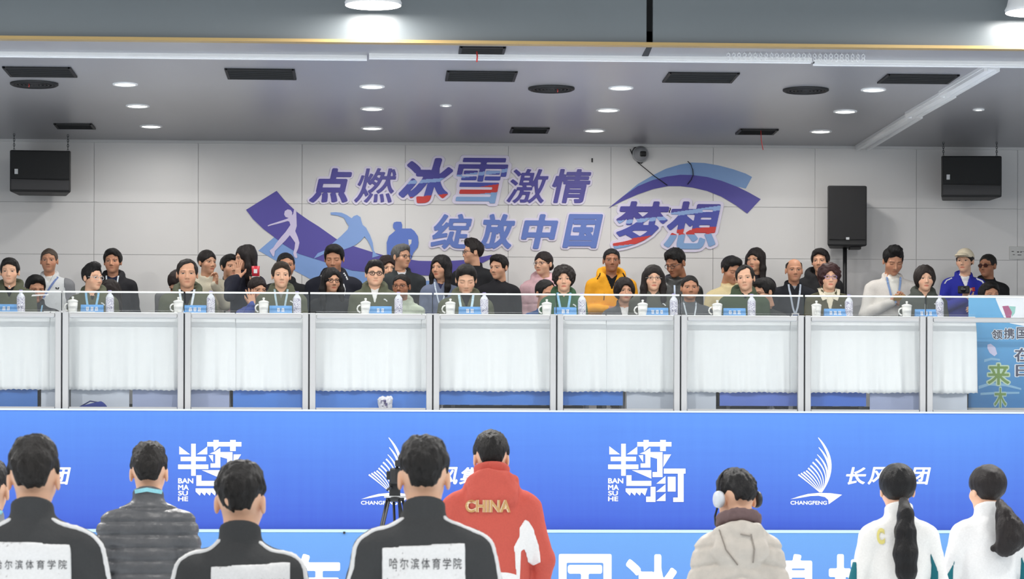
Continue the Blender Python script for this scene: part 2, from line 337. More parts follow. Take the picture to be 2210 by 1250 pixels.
def hair_mesh(style, h=.0045, seed=0, fluff=0., nape=0., wide=1.06):
    g = Vol((-.16, -.14, -.32 if style in ('long', 'parted') else -.17), (.16, .19, .175), h)
    def cap(t): return g.ell((0, .018, .034), (.076+t, .095+t, .087+t))
    Y = g.Y
    low_m = np.interp(Y, [-.13, -.05, -.036, -.004, .004, .03, .06, .13], [.06, .05, -.008, -.018, .014, .010, -.055, -.072]).astype(f4)
    low_m = low_m+(nape*sstep((Y-.02)/.05)+(2.2 if nape else 0)*np.maximum(np.abs(g.X)-.045, 0)*sstep((Y-.02)/.05)*(nape > 0)).astype(f4)
    if style in ('short', 'crew', 'receding', 'balding', 'quiff', 'tousled', 'fade'):
        t = {'short': .013, 'crew': .007, 'receding': .011, 'balding': .006, 'quiff': .011, 'tousled': .012, 'fade': .012}[style]+fluff
        d = cap(t)
        if style == 'short': d = su(d, g.ell((0, -.035, .095), (.062, .055, .036)), .03)
        if style == 'quiff': d = su(d, g.ell((0, -.02, .115), (.058, .07, .04)), .03)
        if style == 'tousled': d = su(d, g.ell((0, -.01, .10), (.07, .085, .045)), .03)
        if style == 'fade':
            d = su(cap(.0035), sm(g.ell((0, .012, .055), (.088, .107, .078)), -(g.Z-.0+.02), .02), .012); d = su(d, g.ell((0, -.01, .105), (.064, .08, .036)), .03)
        d = sm(d, (low_m-g.Z)*.8, .006); d = sm(d, -face_cut(g, style), .012)
        d = d+(.0045 if style in ('tousled', 'quiff', 'fade') else .0025)*g.noise(95, seed, (1, 1, .5))+(.0022*g.noise(230, seed+3, (1, 1, .25)) if h < .004 else 0)
        if style == 'balding': d = sm(d, g.Z-.078+.25*g.Y, .01)
    elif style in ('long', 'parted'):
        d = cap(.017)
        for s in (-1, 1): d = su(d, g.chain([(s*.074, -.0, .02), (s*.088, -.005, -.09), (s*.085, -.012, -.2), (s*.075, -.02, -.28)], [.03, .032, .03, .02], .02), .03)
        d = su(d, g.ell((0, .065, -.07), (.085, .05, .2)), .03)
        d = sm(d, -face_cut(g, style), .012); d = sm(d, -g.ell((0, -.05, -.2), (.062, .1, .17)), .01); d = d+.0035*g.noise(80, seed, (1, 1, .22))
    elif style == 'bob':
        d = su(cap(.02), g.ell((0, .015, -.0), (.1, .1, .105)), .02); d = sm(d, -face_cut(g, style), .012); d = sm(d, -.098-.2*(g.Y)-g.Z, .015)
        d = sm(d, -g.ell((0, -.05, -.13), (.062, .1, .09)), .01); d = d+.0045*g.noise(75, seed, (1, 1, .4))
    elif style == 'curly':
        d = su(cap(.026), g.ell((0, .02, .03), (.106, .108, .105)), .02); d = sm(d, -face_cut(g, style), .012); d = sm(d, -.078-.25*g.Y-g.Z, .015)
        d = d+.008*g.noise(62, seed)
    elif style in ('pulled', 'tail'):
        d = cap(.012); low = np.interp(Y, [-.13, -.05, -.02, .01, .05, .13], [.04, .02, -.01, -.0, -.075, -.09]).astype(f4)
        d = sm(d, (low-g.Z)*.8, .008); d = sm(d, -face_cut(g, 'pulled'), .012)
        if style == 'pulled': d = su(d, g.ell((.0, .135, -.02), (.042, .035, .042)), .012)
        d = d+.002*g.noise(85, seed, (1, 1, .4))
    V, F = nets(g, d); V[:, 0] *= wide; return V, F

def rotm(yaw=0., pitch=0., roll=0.):
    return (Matrix.Rotation(math.radians(yaw), 3, 'Z') @ Matrix.Rotation(math.radians(pitch), 3, 'X') @ Matrix.Rotation(math.radians(roll), 3, 'Y'))
def xf(V, R, t, s=1.): return (np.asarray(V)*s) @ np.array(R).T+np.array(t)

_H = {}
def hand_mesh(pose):
    if pose in _H: return _H[pose]
    g = Vol((-.075, -.085, -.03), (.075, .06, .215), .0035)
    d = sm(g.box((0, 0, .045), (.038, .014, .05), .013), g.ell((0, 0, .045), (.046, .02, .066)), .01)
    d = su(d, g.cone((0, .0, -.02), (0, 0, .01), .026, .03), .02)
    curl = {'open': 6, 'relaxed': 26, 'grip': 58}[pose]; sp = {'open': 9, 'relaxed': 2, 'grip': 2}[pose]
    for i, (x, L) in enumerate(((.029, .072), (.0098, .08), (-.0098, .075), (-.028, .058))):
        p = Vector((x, 0, .088)); a = 0; pts = [p.copy()]; dx = math.tan(math.radians(sp*(1.5-i)))
        for q, w in enumerate((.45, .3, .25)):
            a += math.radians(curl*(.8+.1*i)*(1 if q else .7)); p = p+Vector((dx, -math.sin(a), math.cos(a)))*L*w; pts.append(p.copy())
        d = su(d, g.chain(pts, [.0098, .0088, .0082, .0068], .003), .005)
    ca = 1. if pose == 'open' else .4
    d = su(d, g.chain([(.026, -.004, .012), (.048, -.02, .04), (.048+.018*ca, -.034, .064), (.044+.03*ca, -.046 if pose == 'grip' else -.04, .088)], [.016, .0125, .0105, .008], .006), .012)
    _H[pose] = nets(g, d); return _H[pose]

def front_strip(g, J, path, w, off=.003, back=False, th=.003):
    mb = MB(); rows = []
    for i, (x, z) in enumerate(path):
        y = g.surf(J, x, z, back)
        if y is None: continue
        q = path[min(i+1, len(path)-1)]; p = path[max(i-1, 0)]; t = Vector((q[0]-p[0], 0, q[1]-p[1])).normalized(); n = Vector((t.z, 0, -t.x))*w*.5
        sgn = 1 if back else -1; ya = y+sgn*off
        rows.append([Vector((x, ya, z))-n, Vector((x, ya, z))+n, Vector((x, ya-sgn*th, z))+n, Vector((x, ya-sgn*th, z))-n])
    V = [p for r in rows for p in r]; F = [(4*i+k, 4*i+(k+1) % 4, 4*i+4+(k+1) % 4, 4*i+4+k) for i in range(len(rows)-1) for k in range(4)]
    if len(rows) > 1: F += [(3, 2, 1, 0), tuple(4*len(rows)-4+k for k in range(4))]
    mb.add(V, F); return mb
def lerp_path(P, n=14):
    out = []
    for i in range(len(P)-1):
        for k in range(n): t = k/n; out.append((P[i][0]+(P[i+1][0]-P[i][0])*t, P[i][1]+(P[i+1][1]-P[i][1])*t))
    return out+[P[-1]]

def jacket_vol(P, h):
    w = P.get('w', .2); jt = P.get('jt', 'coat'); arms = P['arms']
    xs = [abs(p[0]) for a in arms for p in a]+[w]; yl = min([p[1] for a in arms for p in a]+[-.16])-.09
    g = Vol((-max(xs)-.1, yl, P.get('zlo', -.62)), (max(xs)+.1, .27, .16), h); fat = P.get('fat', 1.)
    d = g.ell((0, .02, -.27), (w*.9*fat, .132*fat, .28)); d = su(d, g.cone((-w*.7, .022, -.092), (w*.7, .022, -.092), .066, .066), .07)
    d = su(d, g.cone((0, .012, .005), (0, .02, -.1), .055, .1), .05); d = su(d, g.ell((0, .02, -.48), (w*.86*fat, .135*fat, .2)), .06)
    for s, (E, Wr) in zip((-1, 1), arms):
        S = (s*w*.87, .022, -.108); ar = P.get('arm_r', .062)
        a = su(g.cone(S, E, ar+.003, ar-.008), g.cone(E, Wr, ar-.007, ar-.02), .02); d = su(d, a, .028)
    if jt == 'puffer':
        q = P.get('quilt', .075); d = d+.010*np.exp(-((((g.Z+.03*np.abs(g.X)*P.get('chev', 0)*10) % q)-q/2)/.009)**2)-.004
    d = d+P.get('wrinkle', .0035)*g.noise(26, P.get('seed', 0))+.0012*g.noise(70, P.get('seed', 0)+5)
    c = P.get('collar', 'stand')
    if c in ('stand', 'high'):
        hz = .028 if c == 'stand' else .05
        k = g.ring((0, .012, .012 if c == 'stand' else .03), P.get('collar_r', .067), .0105, .38, 1.05, hz)
        d = su(d, k, .012)
    if c == 'fold':
        d = su(d, sm(g.ring((0, .015, .002), .078, .017, .38, 1.05, .012), -(g.Y+.25), .01), .012)
    if c in ('hood', 'bighood'):
        B = P.get('hood_B', 1.25 if c == 'bighood' else 1.); hd = P.get('hood_dz', 0.)
        k = su(g.ring((0, .03, hd), .09*B, .034*B, .5, .95, .008), g.ell((0, .115, hd-.035), (.115*B, .05*B, .085*B)), .04)
        k = sm(k, -g.ell((0, -.01, .07), (.066, .075, .09)), .02); k = k+.005*g.noise(40, P.get('seed', 0)+9)
        if not P.get('back'): k = sm(k, -(g.Y+.055+.3*np.abs(g.X)), .02)
        d = su(d, k, .02)
    return g, g.full(d)

def person(P):
    """P: dict with the head's centre (world), facing and clothes; the figure faces -Y before 'turn'."""
    s = P.get('s', 1.); hc = P['head']; turn = P.get('turn', 0.); fl = P['floor']; seed = P.get('seed', 0); fem = P.get('fem', False)
    root_loc = Vector((hc[0], hc[1], fl)); hz = hc[2]-fl
    fine = P.get('fine', False); yaw, pitch, roll = P.get('yaw', 0), P.get('pitch', 0), P.get('roll', 0)
    R = rotm(yaw, pitch, roll); hcen = np.array((0, 0, hz)); nk = P.get('neck', (.0, .035, -.145)); N = hcen+np.array(nk)*s
    # body: head, neck, core, arms and hands in one mesh
    V, F, C = head_mesh(P.get('tone', 'B'), P.get('brow', (30, 24, 22)), .003 if fine else .0036, seed, fem, P.get('narrow', 0.), 1.0 if fine else 1.07, P.get('shut', False))
    Vs = [xf(V, R, hcen, s)]; Fs = [F]; Cs = [C]; nb = len(V)
    def addp(v, f, c=None):
        nonlocal nb
        Vs.append(np.asarray(v, float)); Fs.append(np.asarray(f, int)+nb); nb += len(v)
        Cs.append(np.tile(np.array(lin(c or SKINS[P.get('tone', 'B')])), (len(v), 1)))
    w = P.get('w', .2); ar = P.get('arms') or [((-w-.012, .03, -.38), (-.1, -.12, -.46)), ((w+.012, .03, -.38), (.1, -.12, -.46))]
    P['arms'] = ar; arm_hands = P.get('hands', ('relaxed', 'relaxed'))
    hip = max(.3, N[2]-.50*s)
    gg = Vol((-.26, -.1, -.55), (.26, .14, .12), .014)
    hb = R @ Vector((0, .028, -.11))*s; hb = (np.array(hb)+hcen-N)/s
    core = su(gg.cone(hb, (0, .02, -.05), .05, .058), gg.cone((0, .02, -.09), (0, .02, -.45), .09, .1), .04); core = su(core, gg.cone((-w*.7, .022, -.1), (w*.7, .022, -.1), .035, .035), .03)
    v, f = nets(gg, core); addp(v*s+N, f)
    for k, (E, Wr) in enumerate(ar):
        sd = (-1, 1)[k]; mb = MB().tube([np.array((sd*w*.85, .022, -.11))*s+N, np.array(E)*s+N, np.array(Wr)*s+N], [.036*s, .034*s, .024*s], 8)
        qf = [q for q in mb.f if len(q) == 4]; addp([tuple(p) for p in mb.v], qf)
        hv, hf = hand_mesh(arm_hands[k]); hv = hv*np.array((sd, 1, 1)); hf = hf if sd == 1 else hf[:, ::-1]
        E_, W_ = Vector(E), Vector(Wr); z = P.get('hand_dir', {}).get(k); z = Vector(z).normalized() if z else (W_-E_).normalized()
        pn = Vector(P.get('palm', {}).get(k, (0, 1, -.4)))                      # where the palm looks
        yv = -(pn-z*pn.dot(z)).normalized(); xv = yv.cross(z)
        M = Matrix((xv, yv, z)).transposed(); addp(xf(hv, M, np.array(W_)*s+N, s), hf)
    body = rawmesh('person', np.concatenate(Vs), np.concatenate(Fs))
    ca = body.color_attributes.new('Col', 'FLOAT_COLOR', 'POINT'); cc = np.concatenate(Cs); ca.data.foreach_set('color', np.concatenate([cc, np.ones((len(cc), 1))], 1).astype(f4).ravel())
    ro = link('person', body, SKIN, loc=root_loc); ro.rotation_euler = (0, 0, math.radians(turn)); tag(ro, P['label'], 'person', P.get('group'))
    # hair
    if P.get('hair'):
        hv, hf = hair_mesh(P['hair'], .0035 if fine else .0045, seed, P.get('fluff', 0.), P.get('nape', 0.), (1.06 if P['hair'] == 'tail' else .95) if fine else 1.06); link('hair', rawmesh('hair', xf(hv, R, hcen, s), hf), hair_m(P.get('hc', (22, 20, 20))), ro)
    # glasses
    if P.get('glasses'):
        gc, gr = P['glasses']; mb = MB(); T = lambda p: Vector(R @ Vector(p))*s+Vector(hcen)
        for sd in (-1, 1):
            mb.tube([T((sd*.033+.0235*math.cos(a), -.098+.004*abs(math.cos(a)), -.003+.0175*math.sin(a))) for a in np.linspace(0, 2*math.pi, 17)[:-1]], gr*s, 6, closed=True)
            mb.tube([T((sd*.056, -.094, .002)), T((sd*.078, -.06, .004)), T((sd*.084, .012, .006))], gr*s, 6)
        mb.tube([T((-.0105, -.098, .002)), T((0, -.101, .004)), T((.0105, -.098, .002))], gr*s, 6)
        if P.get('lens'):
            for sd in (-1, 1): mb.prism([T((sd*.033+.022*math.cos(a), -.0985, -.003+.016*math.sin(a))) for a in np.linspace(0, 2*math.pi, 15)[:-1]], R @ Vector((0, .001, 0)), 1)
        mb.obj('glasses', [mat('spectacle_frame', gc, .3), mat('dark_lens', P.get('lens') or (20, 20, 20), .12)], ro)
    # jacket, shirt, overlays
    g, J = jacket_vol(P, P.get('h', .007 if fine else .0115)); Jc = J; mt = P.get('jm') or (shell_m if P.get('jt') == 'puffer' else cloth_m)(P['jc'])
    def place(v): return np.asarray(v)*s+N
    def part(name, D, m):
        v, f = nets(g, D)
        if len(v): return link(name, rawmesh(name, place(v), f), m, ro)
    V_ = P.get('vneck')
    if V_:
        zb, hw = V_[0], V_[1]; wd = (np.abs(g.X)-np.maximum(g.Z-zb, 0)*hw/(.06-zb))+np.where(g.Z < zb, .05, 0); wd = np.maximum(wd, g.Y-.0)
        Jc = J+.022*sstep(-wd/.008+.5)
        part(V_[3] if len(V_) > 3 else 'shirt', np.maximum(J+.011, wd-.006), cloth_m(V_[2]))
    elif P.get('zip'): part('zipper', np.maximum(J-.002, np.maximum(np.abs(g.X)-.006, g.Y)), mat('zip_metal', P['zip'], .4))
    part('jacket' if P.get('jname') is None else P['jname'], Jc, mt)
    for nm, fn, c, *th in P.get('over', []): part(nm, np.maximum(J-(th[0] if th else .004), fn(g)), cloth_m(c))
    # lanyard
    if P.get('lanyard'):
        lc, lw, ll = P['lanyard']; bk = P.get('back', False)
        for sd in (-1, 1):
            mb = front_strip(g, J, lerp_path([(sd*.062, .0), (sd*.055, -.06), (sd*.025, -ll*.8), (sd*.006, -ll)]), lw, .005); mb.v = [tuple(place(p)) for p in mb.v]
            if mb.f: mb.obj('lanyard', cloth_m(lc), ro)
        if P.get('badge'):
            y = g.surf(J, 0, -ll-.05) or -.12
            mb = MB().box((0, y-.008, -ll-.05), (.075, .004, .1)); mb.box((0, y-.011, -ll-.04), (.055, .002, .05), 1); mb.v = [tuple(place(p)) for p in mb.v]; mb.obj('badge', [WHITE, paint(P['badge'])], ro)
    for nm, path, wd, c in P.get('strips', []):
        mb = front_strip(g, J, lerp_path(path, 8), wd, .006, P.get('strip_back', False)); mb.v = [tuple(place(p)) for p in mb.v]; mb.obj(nm, cloth_m(c), ro)
    # trousers and shoes
    tc = P.get('tc', (34, 35, 40)); mb = MB(); sh = MB(); X0 = N[0]; Y0 = N[1]
    hy = Y0+.02*s
    for sd in (-1, 1):
        if hip > .66:
            pts = [(X0+sd*.085*s, hy, hip+.06), (X0+sd*.09*s, hy-.01, hip*.52), (X0+sd*.095*s, hy+.02, .1)]; rr = [.098*s, .07*s, .05*s]
        else:
            pts = [(X0+sd*.085*s, hy, hip+.02), (X0+sd*.11*s, hy-.36*s, hip-.01), (X0+sd*.11*s, hy-.41*s, hip-.06), (X0+sd*.11*s, hy-.30*s, .09)]; rr = [.1*s, .072*s, .068*s, .05*s]
        mb.tube(pts, rr, 12); e = pts[-1]
        sh.tube([(e[0], e[1]+.04, .05), (e[0], e[1]-.03, .05), (e[0], e[1]-.14, .036), (e[0], e[1]-.19, .03)], [.045, .05, .045, .028], 10)
    mb.obj('trousers', cloth_m(tc), ro); sh.obj('shoes', mat('shoe_leather', (28, 27, 28), .5), ro)
    P.update(g=g, J=J, N=N, root=ro, R=R, hcen=hcen, S=s); return ro
def hface(P, p): return Vector(P['R'] @ Vector(p))*P['S']+Vector(P['hcen'])       # a point of the head frame in the figure's own frame
# ------------------------------------------------------------------ the setting
ZC = 4.70; YF = 19.77; YW = 25.5; YG = 22.0; ZFL = 2.14; ZB = 1.21
def struct(o): return tag(o, kind='structure')
ICE = mat('ice_sheet', (226, 234, 240), .18, var=.03, scale=1.5)
struct(MB().box((0, 8, -.05), (30, 28, .1)).obj('floor_ice', ICE))
struct(MB().box((0, 24.6, ZFL-.06), (30, 5.2, .12)).obj('floor_balcony', mat('balcony_vinyl', (150, 156, 168), .5, var=.08, scale=3)))
# back wall of pale panels over a darker ground, narrow joints
mw = MB(); zs = [ZFL-.1, at(803, 553, YW).z, at(803, 441, YW).z, ZC]; xj = .945; x0 = at(203, 440, YW).x
mw.box((0, YW+.068, 3.4), (30, .12, 3.0), 1)
for i in range(-9, 17):
    for k in range(3): mw.box((x0+(i+.5)*xj, YW+.006, (zs[k]+zs[k+1])/2), (xj-.0045, .012, zs[k+1]-zs[k]-.0045), 0)
struct(mw.obj('wall_back', [mat('wall_panel', (222, 221, 220), .42, bump=.02, scale=3, var=.012), mat('panel_joint', (198, 198, 200), .8)]))
struct(MB().box((0, YW-.012, ZC-.012), (30, .024, .024)).obj('trim_1', mat('cove_strip', (214, 214, 214), .4)))
# soffit and fascia
def ceil_mat():
    m = mat('soffit_metal', (140, 140, 144), .3, bump=.03, scale=2.5, var=.05, stretch=(1, .25, 1), spec=.55); return m
struct(MB().box((0, (YF+YW)/2+.05, ZC+.05), (30, YW-YF+.1, .1)).obj('ceiling', ceil_mat()))
FAS = mat('fascia_panel', (106, 113, 117), .32, var=.03, scale=1.2, spec=.5)
gx0, gx1 = at(1394, 60, YF-.02).x, at(1408, 60, YF-.02).x
struct(MB().box(((gx0-15)/2, YF-.03, 6.), (gx0+15, .06, 2.6)).obj('wall_fascia_left', FAS))
struct(MB().box(((gx1+15)/2, YF-.03, 6.), (15-gx1, .06, 2.6)).obj('wall_fascia_right', FAS))
struct(MB().box(((gx0+gx1)/2, YF+.02, 6.), (gx1-gx0, .04, 2.6)).obj('wall_fascia_gap', mat('dark_gap', (22, 24, 26), .8)))
struct(MB().box((0, YF-.045, ZC-.002), (30, .09, .022)).obj('trim_2', mat('gilt_edge', (176, 150, 100), .35, .3)))
dk = MB().prism([atz(1395, 103, ZC-.003), atz(1407, 103, ZC-.003), atz(1398, 125, ZC-.003), atz(1385, 122, ZC-.003)], (0, 0, .002)); struct(dk.obj('trim_3', mat('dark_gap', (40, 42, 44), .8)))

# white curtain track under the soffit: two front lengths and the return to the wall
RW = mat('white_track', (238, 239, 240), .3, .1)
def track(name, a, b, w, h, label):
    a, b = Vector(a), Vector(b); d = b-a; L = d.length; r = Matrix.Rotation(math.atan2(d.y, d.x), 3, 'Z')
    t = empty(name, (a+b)/2, label, 'curtain track', 'white tracks under the soffit'); t.location.z = ZC
    m = MB()
    m.box((0, 0, -.012), (L, w, .024), 0, r); m.obj('mounting_plate', RW, t)
    m = MB()
    for sd in (-1, 1): m.box(r @ Vector((0, sd*w*.36, -h*.5-.008)), (L, w*.2, h-.016), 0, r)
    m.box((0, 0, -h*.55), (L, w*.5, .01), 0, r); m.obj('rail', RW, t); return t
yt = 20.36
xa, xb, xc, xd = at(-60, 120, yt).x-1, at(792, 120, yt).x, at(1748, 130, yt).x, at(2150, 135, yt).x
track('curtain_track', (xa, yt+.03, 0), (xb, yt+.03, 0), .09, .03, 'white ceiling track along the soffit front, left length')
track('curtain_track', (at(752, 120, yt).x+.15, yt-.07, 0), (xc, yt-.07, 0), .085, .034, 'white ceiling track along the soffit front, middle length')
track('curtain_track', (xc+.03, yt+.02, 0), (xd+3, yt+.02, 0), .1, .035, 'white ceiling track along the soffit front, right length behind the hooks')
for k, (y0, y1, dx) in enumerate(((20.5, 21.9, 0), (21.905, 23.15, -.03), (23.155, 25.42, -.05))):
    track('curtain_track', (xd+dx, y0, 0), (xd-.05+dx, y1, 0), .13, .05, ['near length of the white track running back to the wall', 'middle length of the white track running back to the wall', 'far length of the white track running back to the wall'][k])

# row of wire hooks hanging from the track
hk = MB().tube([(.012*math.sin(t), 0, -.022+.011*math.cos(t)*1.2) for t in np.linspace(0, 2*math.pi, 13)[:-1]], .0028, 5, closed=True)
hk.tube([(.011*math.sin(t), 0, -.047+.014*math.cos(t)) for t in np.linspace(0, 2*math.pi, 13)[:-1]], .0028, 5, closed=True)
hk.tube([(0, 0, 0), (0, 0, -.01)], .0028, 5)
h0 = None; yh = 20.02; rnd = random.Random(4)
for i in range(26):
    p = at(1572+i*11.65, 107+i*.16, yh)
    o = hk.obj('curtain_hook', mat('white_wire', (236, 238, 240), .3)) if h0 is None else h0.copy()
    if h0 is None: h0 = o
    else: COL.objects.link(o)
    o.location = (p.x, yh, ZC); o.rotation_euler = (0, 0, rnd.uniform(-.7, .7))
    tag(o, 'small white wire hook in the row hanging from the soffit at upper right', 'hook', 'white wire hooks in a row')

# ceiling fittings
DL = mat('lit_diffuser', (255, 252, 244), .4, emit=9)
def downlight(u, v, dia, label, on=True, half=False):
    p = atz(u, v, ZC); t = empty('downlight', (p.x, p.y, ZC), label, 'ceiling light', 'round downlights in the soffit' if dia > .12 else None)
    MB().lathe([(dia*.5+.014, 0), (dia*.5+.014, -.008), (dia*.5, -.012), (dia*.5-.008, -.004)], n=28, caps=False).obj('trim_ring', WHITE, t)
    MB().lathe([(dia*.5-.004, -.002), (dia*.5-.004, -.006)], n=28).obj('diffuser', DL, t)
    if dia > .12: lamp('downlight_beam', (p.x, p.y, ZC-.02), 11, dia)
cols = [[(270, 181), (297, 228), (326, 272)], [(803, 186), (803, 234), (803, 276)], [(1340, 189), (1312, 237), (1283, 281)], [(1885, 193), (1824, 240), (1771, 283)]]
CN = ['far left column', 'column left of centre', 'column right of centre', 'far right column']; RN = ['front', 'middle', 'back']
for c in range(4):
    for r in range(3): downlight(*cols[c][r], .172, f'lit round downlight in the soffit, {CN[c]}, {RN[r]} row')
downlight(962, 227, .07, 'tiny round light in the soffit between the two middle columns')
downlight(2112, 236, .07, 'tiny round light in the soffit right of the sloping track')
VB = mat('vent_black', (23, 24, 26), .6, bump=.1, scale=100)
def vent(P, label, wire=None):
    W = [atz(u, v, ZC) for u, v in P]; c = sum(W, Vector())/4; t = empty('ceiling_vent', (c.x, c.y, ZC), label, 'vent', 'dark rectangular vents in the soffit')
    x0, x1, y0, y1 = min(p.x for p in W), max(p.x for p in W), min(p.y for p in W), max(p.y for p in W)
    xl, xr = (W[0].x+W[3].x)/2, (W[1].x+W[2].x)/2; d = Vector((xr-xl, y1-y0, 0)); fr = MB()
    for sx in (-1, 1): fr.box((sx*d.x/2, 0, -.006), (.02, d.y+.02, .012)); fr.box((0, sx*d.y/2, -.006), (d.x, .02, .012))
    fr.obj('frame', VB, t); MB().box((0, 0, -.001), (d.x, d.y, .002)).obj('backing', mat('dark_gap', (18, 19, 21), .9), t)
    sl = MB(); n = max(4, int(d.y/.03))
    for i in range(n): sl.box((0, -d.y/2+(i+.5)*d.y/n, -.006), (d.x, .012, .003), 0, Matrix.Rotation(.6, 3, 'X'))
    sl.obj('slat', VB, t); return t
vent([(8, 145), (150, 145), (163, 163), (25, 163)], 'long black vent in the front row of the soffit, far left')
vent([(488, 149), (634, 149), (636, 168), (494, 168)], 'long black vent in the front row, between the far left and centre lights')
vent([(967, 154), (1113, 154), (1110, 172), (963, 172)], 'long black vent in the front row, right of the centre lights')
vent([(1444, 157), (1592, 157), (1580, 175), (1433, 175)], 'long black vent in the front row, fourth from the left')
vent([(1912, 161), (2064, 161), (2050, 177), (1900, 177)], 'long black vent in the front row, beside the sloping track')
vent([(994, 101), (1088, 101), (1087, 113), (993, 113)], 'short black vent at the very front edge of the soffit')
vent([(119, 267), (197, 267), (203, 276), (126, 276)], 'small black vent near the wall above the left hanging speaker')
vent([(1105, 276), (1183, 276), (1181, 285), (1103, 285)], 'small black vent near the wall above the middle of the slogan')
vent([(1598, 279), (1677, 279), (1669, 288), (1590, 288)], 'small black vent near the wall with a red cord hanging from it')
def rvent(u, v, dpx, label):
    p = atz(u, v, ZC); d = dpx/(6000/p.y); t = empty('round_vent', (p.x, p.y, ZC), label, 'vent', 'round black vents in the soffit')
    MB().lathe([(d*.5, 0), (d*.5, -.012), (d*.46, -.02), (d*.42, -.008)], n=32, caps=False).obj('rim', VB, t)
    m = MB()
    for k in range(1, 6): m.lathe([(d*.08*k-.012, -.004), (d*.08*k-.012, -.014), (d*.08*k, -.014), (d*.08*k, -.004)], n=28, caps=False)
    m.obj('grille', VB, t); MB().lathe([(d*.45, -.001), (d*.45, -.003)], n=28).obj('backing', mat('dark_gap', (18, 19, 21), .9), t)
rvent(74, 180, 103, 'round black vent in the soffit at far left'); rvent(1190, 190, 101, 'round black vent in the soffit right of centre'); rvent(1739, 193, 100, 'round black vent in the soffit at right')
RED = mat('red_cord', (206, 60, 56), .6)
for (u, v, L, lab) in ((1029, 113, 23, 'red cord hanging from the short vent at the soffit edge'), (1642, 284, 42, 'thin red cord hanging from the small vent near the wall at right'), (1203, 194, 7, 'short red cord end under the round vent right of centre'), (62, 183, 7, 'short red cord end under the far left round vent')):
    p = atz(u, v-2, ZC-.012); k = p.y/6000; tag(MB().tube([(0, 0, 0), (.004, 0, -L*.5*k), (.0 if L < 40 else .02, 0, -L*k)], .0055 if L == 23 else .0035, 6).obj('red_cord', RED, None, p), lab, 'cord')

# high-bay lamp hanging before the fascia
for xx in BAY_X[2:4]:
    t = empty('bay_lamp', (xx, 19.40, 4.90), 'white bell-shaped bay lamp hanging before the grey fascia' if xx == 0 else 'white bay lamp cut by the upper right picture corner', 'lamp')
    MB().lathe([(.195, 0), (.2, .02), (.185, .05), (.16, .16), (.12, .26), (.06, .3)], n=36, caps=False).obj('shade', WHITE, t)
    MB().lathe([(.186, .014), (.186, .02)], n=36).obj('diffuser', mat('bay_diffuser', (255, 254, 250), .4, emit=7), t)
    MB().lathe([(.06, .3), (.07, .36), (.05, .42)], n=24).obj('driver_housing', ALU, t); MB().tube([(0, 0, .42), (0, 0, 2.3)], .008, 6).obj('suspension_cable', BLACK, t)

# ------------------------------------------------------------------ slogan and artwork on the back wall
PU, PB, LB, MBL, RD, LV = (76, 70, 156), (74, 82, 172), (146, 176, 226), (98, 124, 196), (206, 58, 54), (226, 220, 240)
YA = YW-.001
def wbox(x0, y0, x1, y1): a, b = at(x0, y1, YA), at(x1, y0, YA); return a.x, a.z, b.x, b.z
def wall_char(ch, box, label, cuts=None, base=PU, sl=.2):
    x0, z0, x1, z1 = wbox(*box); t = empty('wall_character', ((x0+x1)/2, YA, z0), label, 'lettering', 'raised slogan characters on the wall')
    W_, H_ = x1-x0, z1-z0; bx = (-W_/2, 0, W_/2, H_); fat = .014 if ch in '燃激雪' else (.026 if ch in '情绽梦想' else .038)
    glyph_obj('backing', ch, fat, bx, 0, .012, paint(LV), t, .055, sl)
    o = glyph_obj('face', ch, fat, bx, -.012, .008, [paint(base)] if not cuts else [paint(c) for c in (PU, PB, LB, RD, (132, 168, 214))], t, 0, sl, .012)
    if cuts:                                            # printed colour bands: (height at left, height at right, colour above)
        me = o.data; c = np.zeros(len(me.polygons)*3); me.polygons.foreach_get('center', c); c = c.reshape(-1, 3); u = c[:, 0]/W_+.5; k = np.full(len(c), cuts[0][3])
        for zl, zr, ix, *_ in cuts: k = np.where(c[:, 2] > (zl+(zr-zl)*u)*H_, ix, k)
        me.polygons.foreach_set('material_index', k.astype(np.int32)); me.update()
U, D_ = 'upper', 'lower'
wall_char('点', (668, 364, 759, 437), 'first purple character of the upper slogan line, with four dots below a box')
wall_char('燃', (765, 364, 855, 437), 'second purple character of the upper slogan line, dense with fire strokes')
wall_char('冰', (861, 343, 977, 438), 'large purple ice character with pale blue swoosh and red feet', [(-.1, -.1, 3, 3), (.10, .22, 1), (.40, .50, 2), (.48, .58, 0)], sl=.28)
wall_char('雪', (984, 343, 1097, 438), 'large purple snow character with red stroke and pale blue base', [(-.1, -.1, 4, 4), (.15, .27, 3), (.28, .46, 1), (.54, .70, 2), (.62, .78, 0)], sl=.18)
wall_char('激', (1094, 366, 1183, 438), 'fifth purple character of the upper slogan line, with three water dots')
wall_char('情', (1192, 366, 1275, 438), 'last purple character of the upper slogan line')
wall_char('绽', (930, 463, 1018, 537), 'first mid-blue character of the lower slogan line, behind the tall man', base=MBL)
wall_char('放', (1033, 463, 1111, 537), 'second mid-blue character of the lower slogan line', base=MBL)
wall_char('中', (1125, 463, 1204, 537), 'mid-blue lower line character made of a box and one upright', base=MBL)
wall_char('国', (1214, 463, 1301, 535), 'mid-blue lower line character framed by a full box', base=MBL)
wall_char('梦', (1323, 436, 1443, 537), 'large purple dream character with red and pale blue tail', [(-.1, -.1, 4, 4), (.05, .18, 3), (.16, .34, 1), (.50, .62, 2), (.58, .70, 0)], sl=.22)
wall_char('想', (1433, 436, 1554, 537), 'large purple character with red middle, under the wall swoosh', [(-.1, -.1, 4, 4), (.28, .33, 3), (.38, .48, 1), (.66, .82, 2), (.74, .92, 0)], sl=.2)

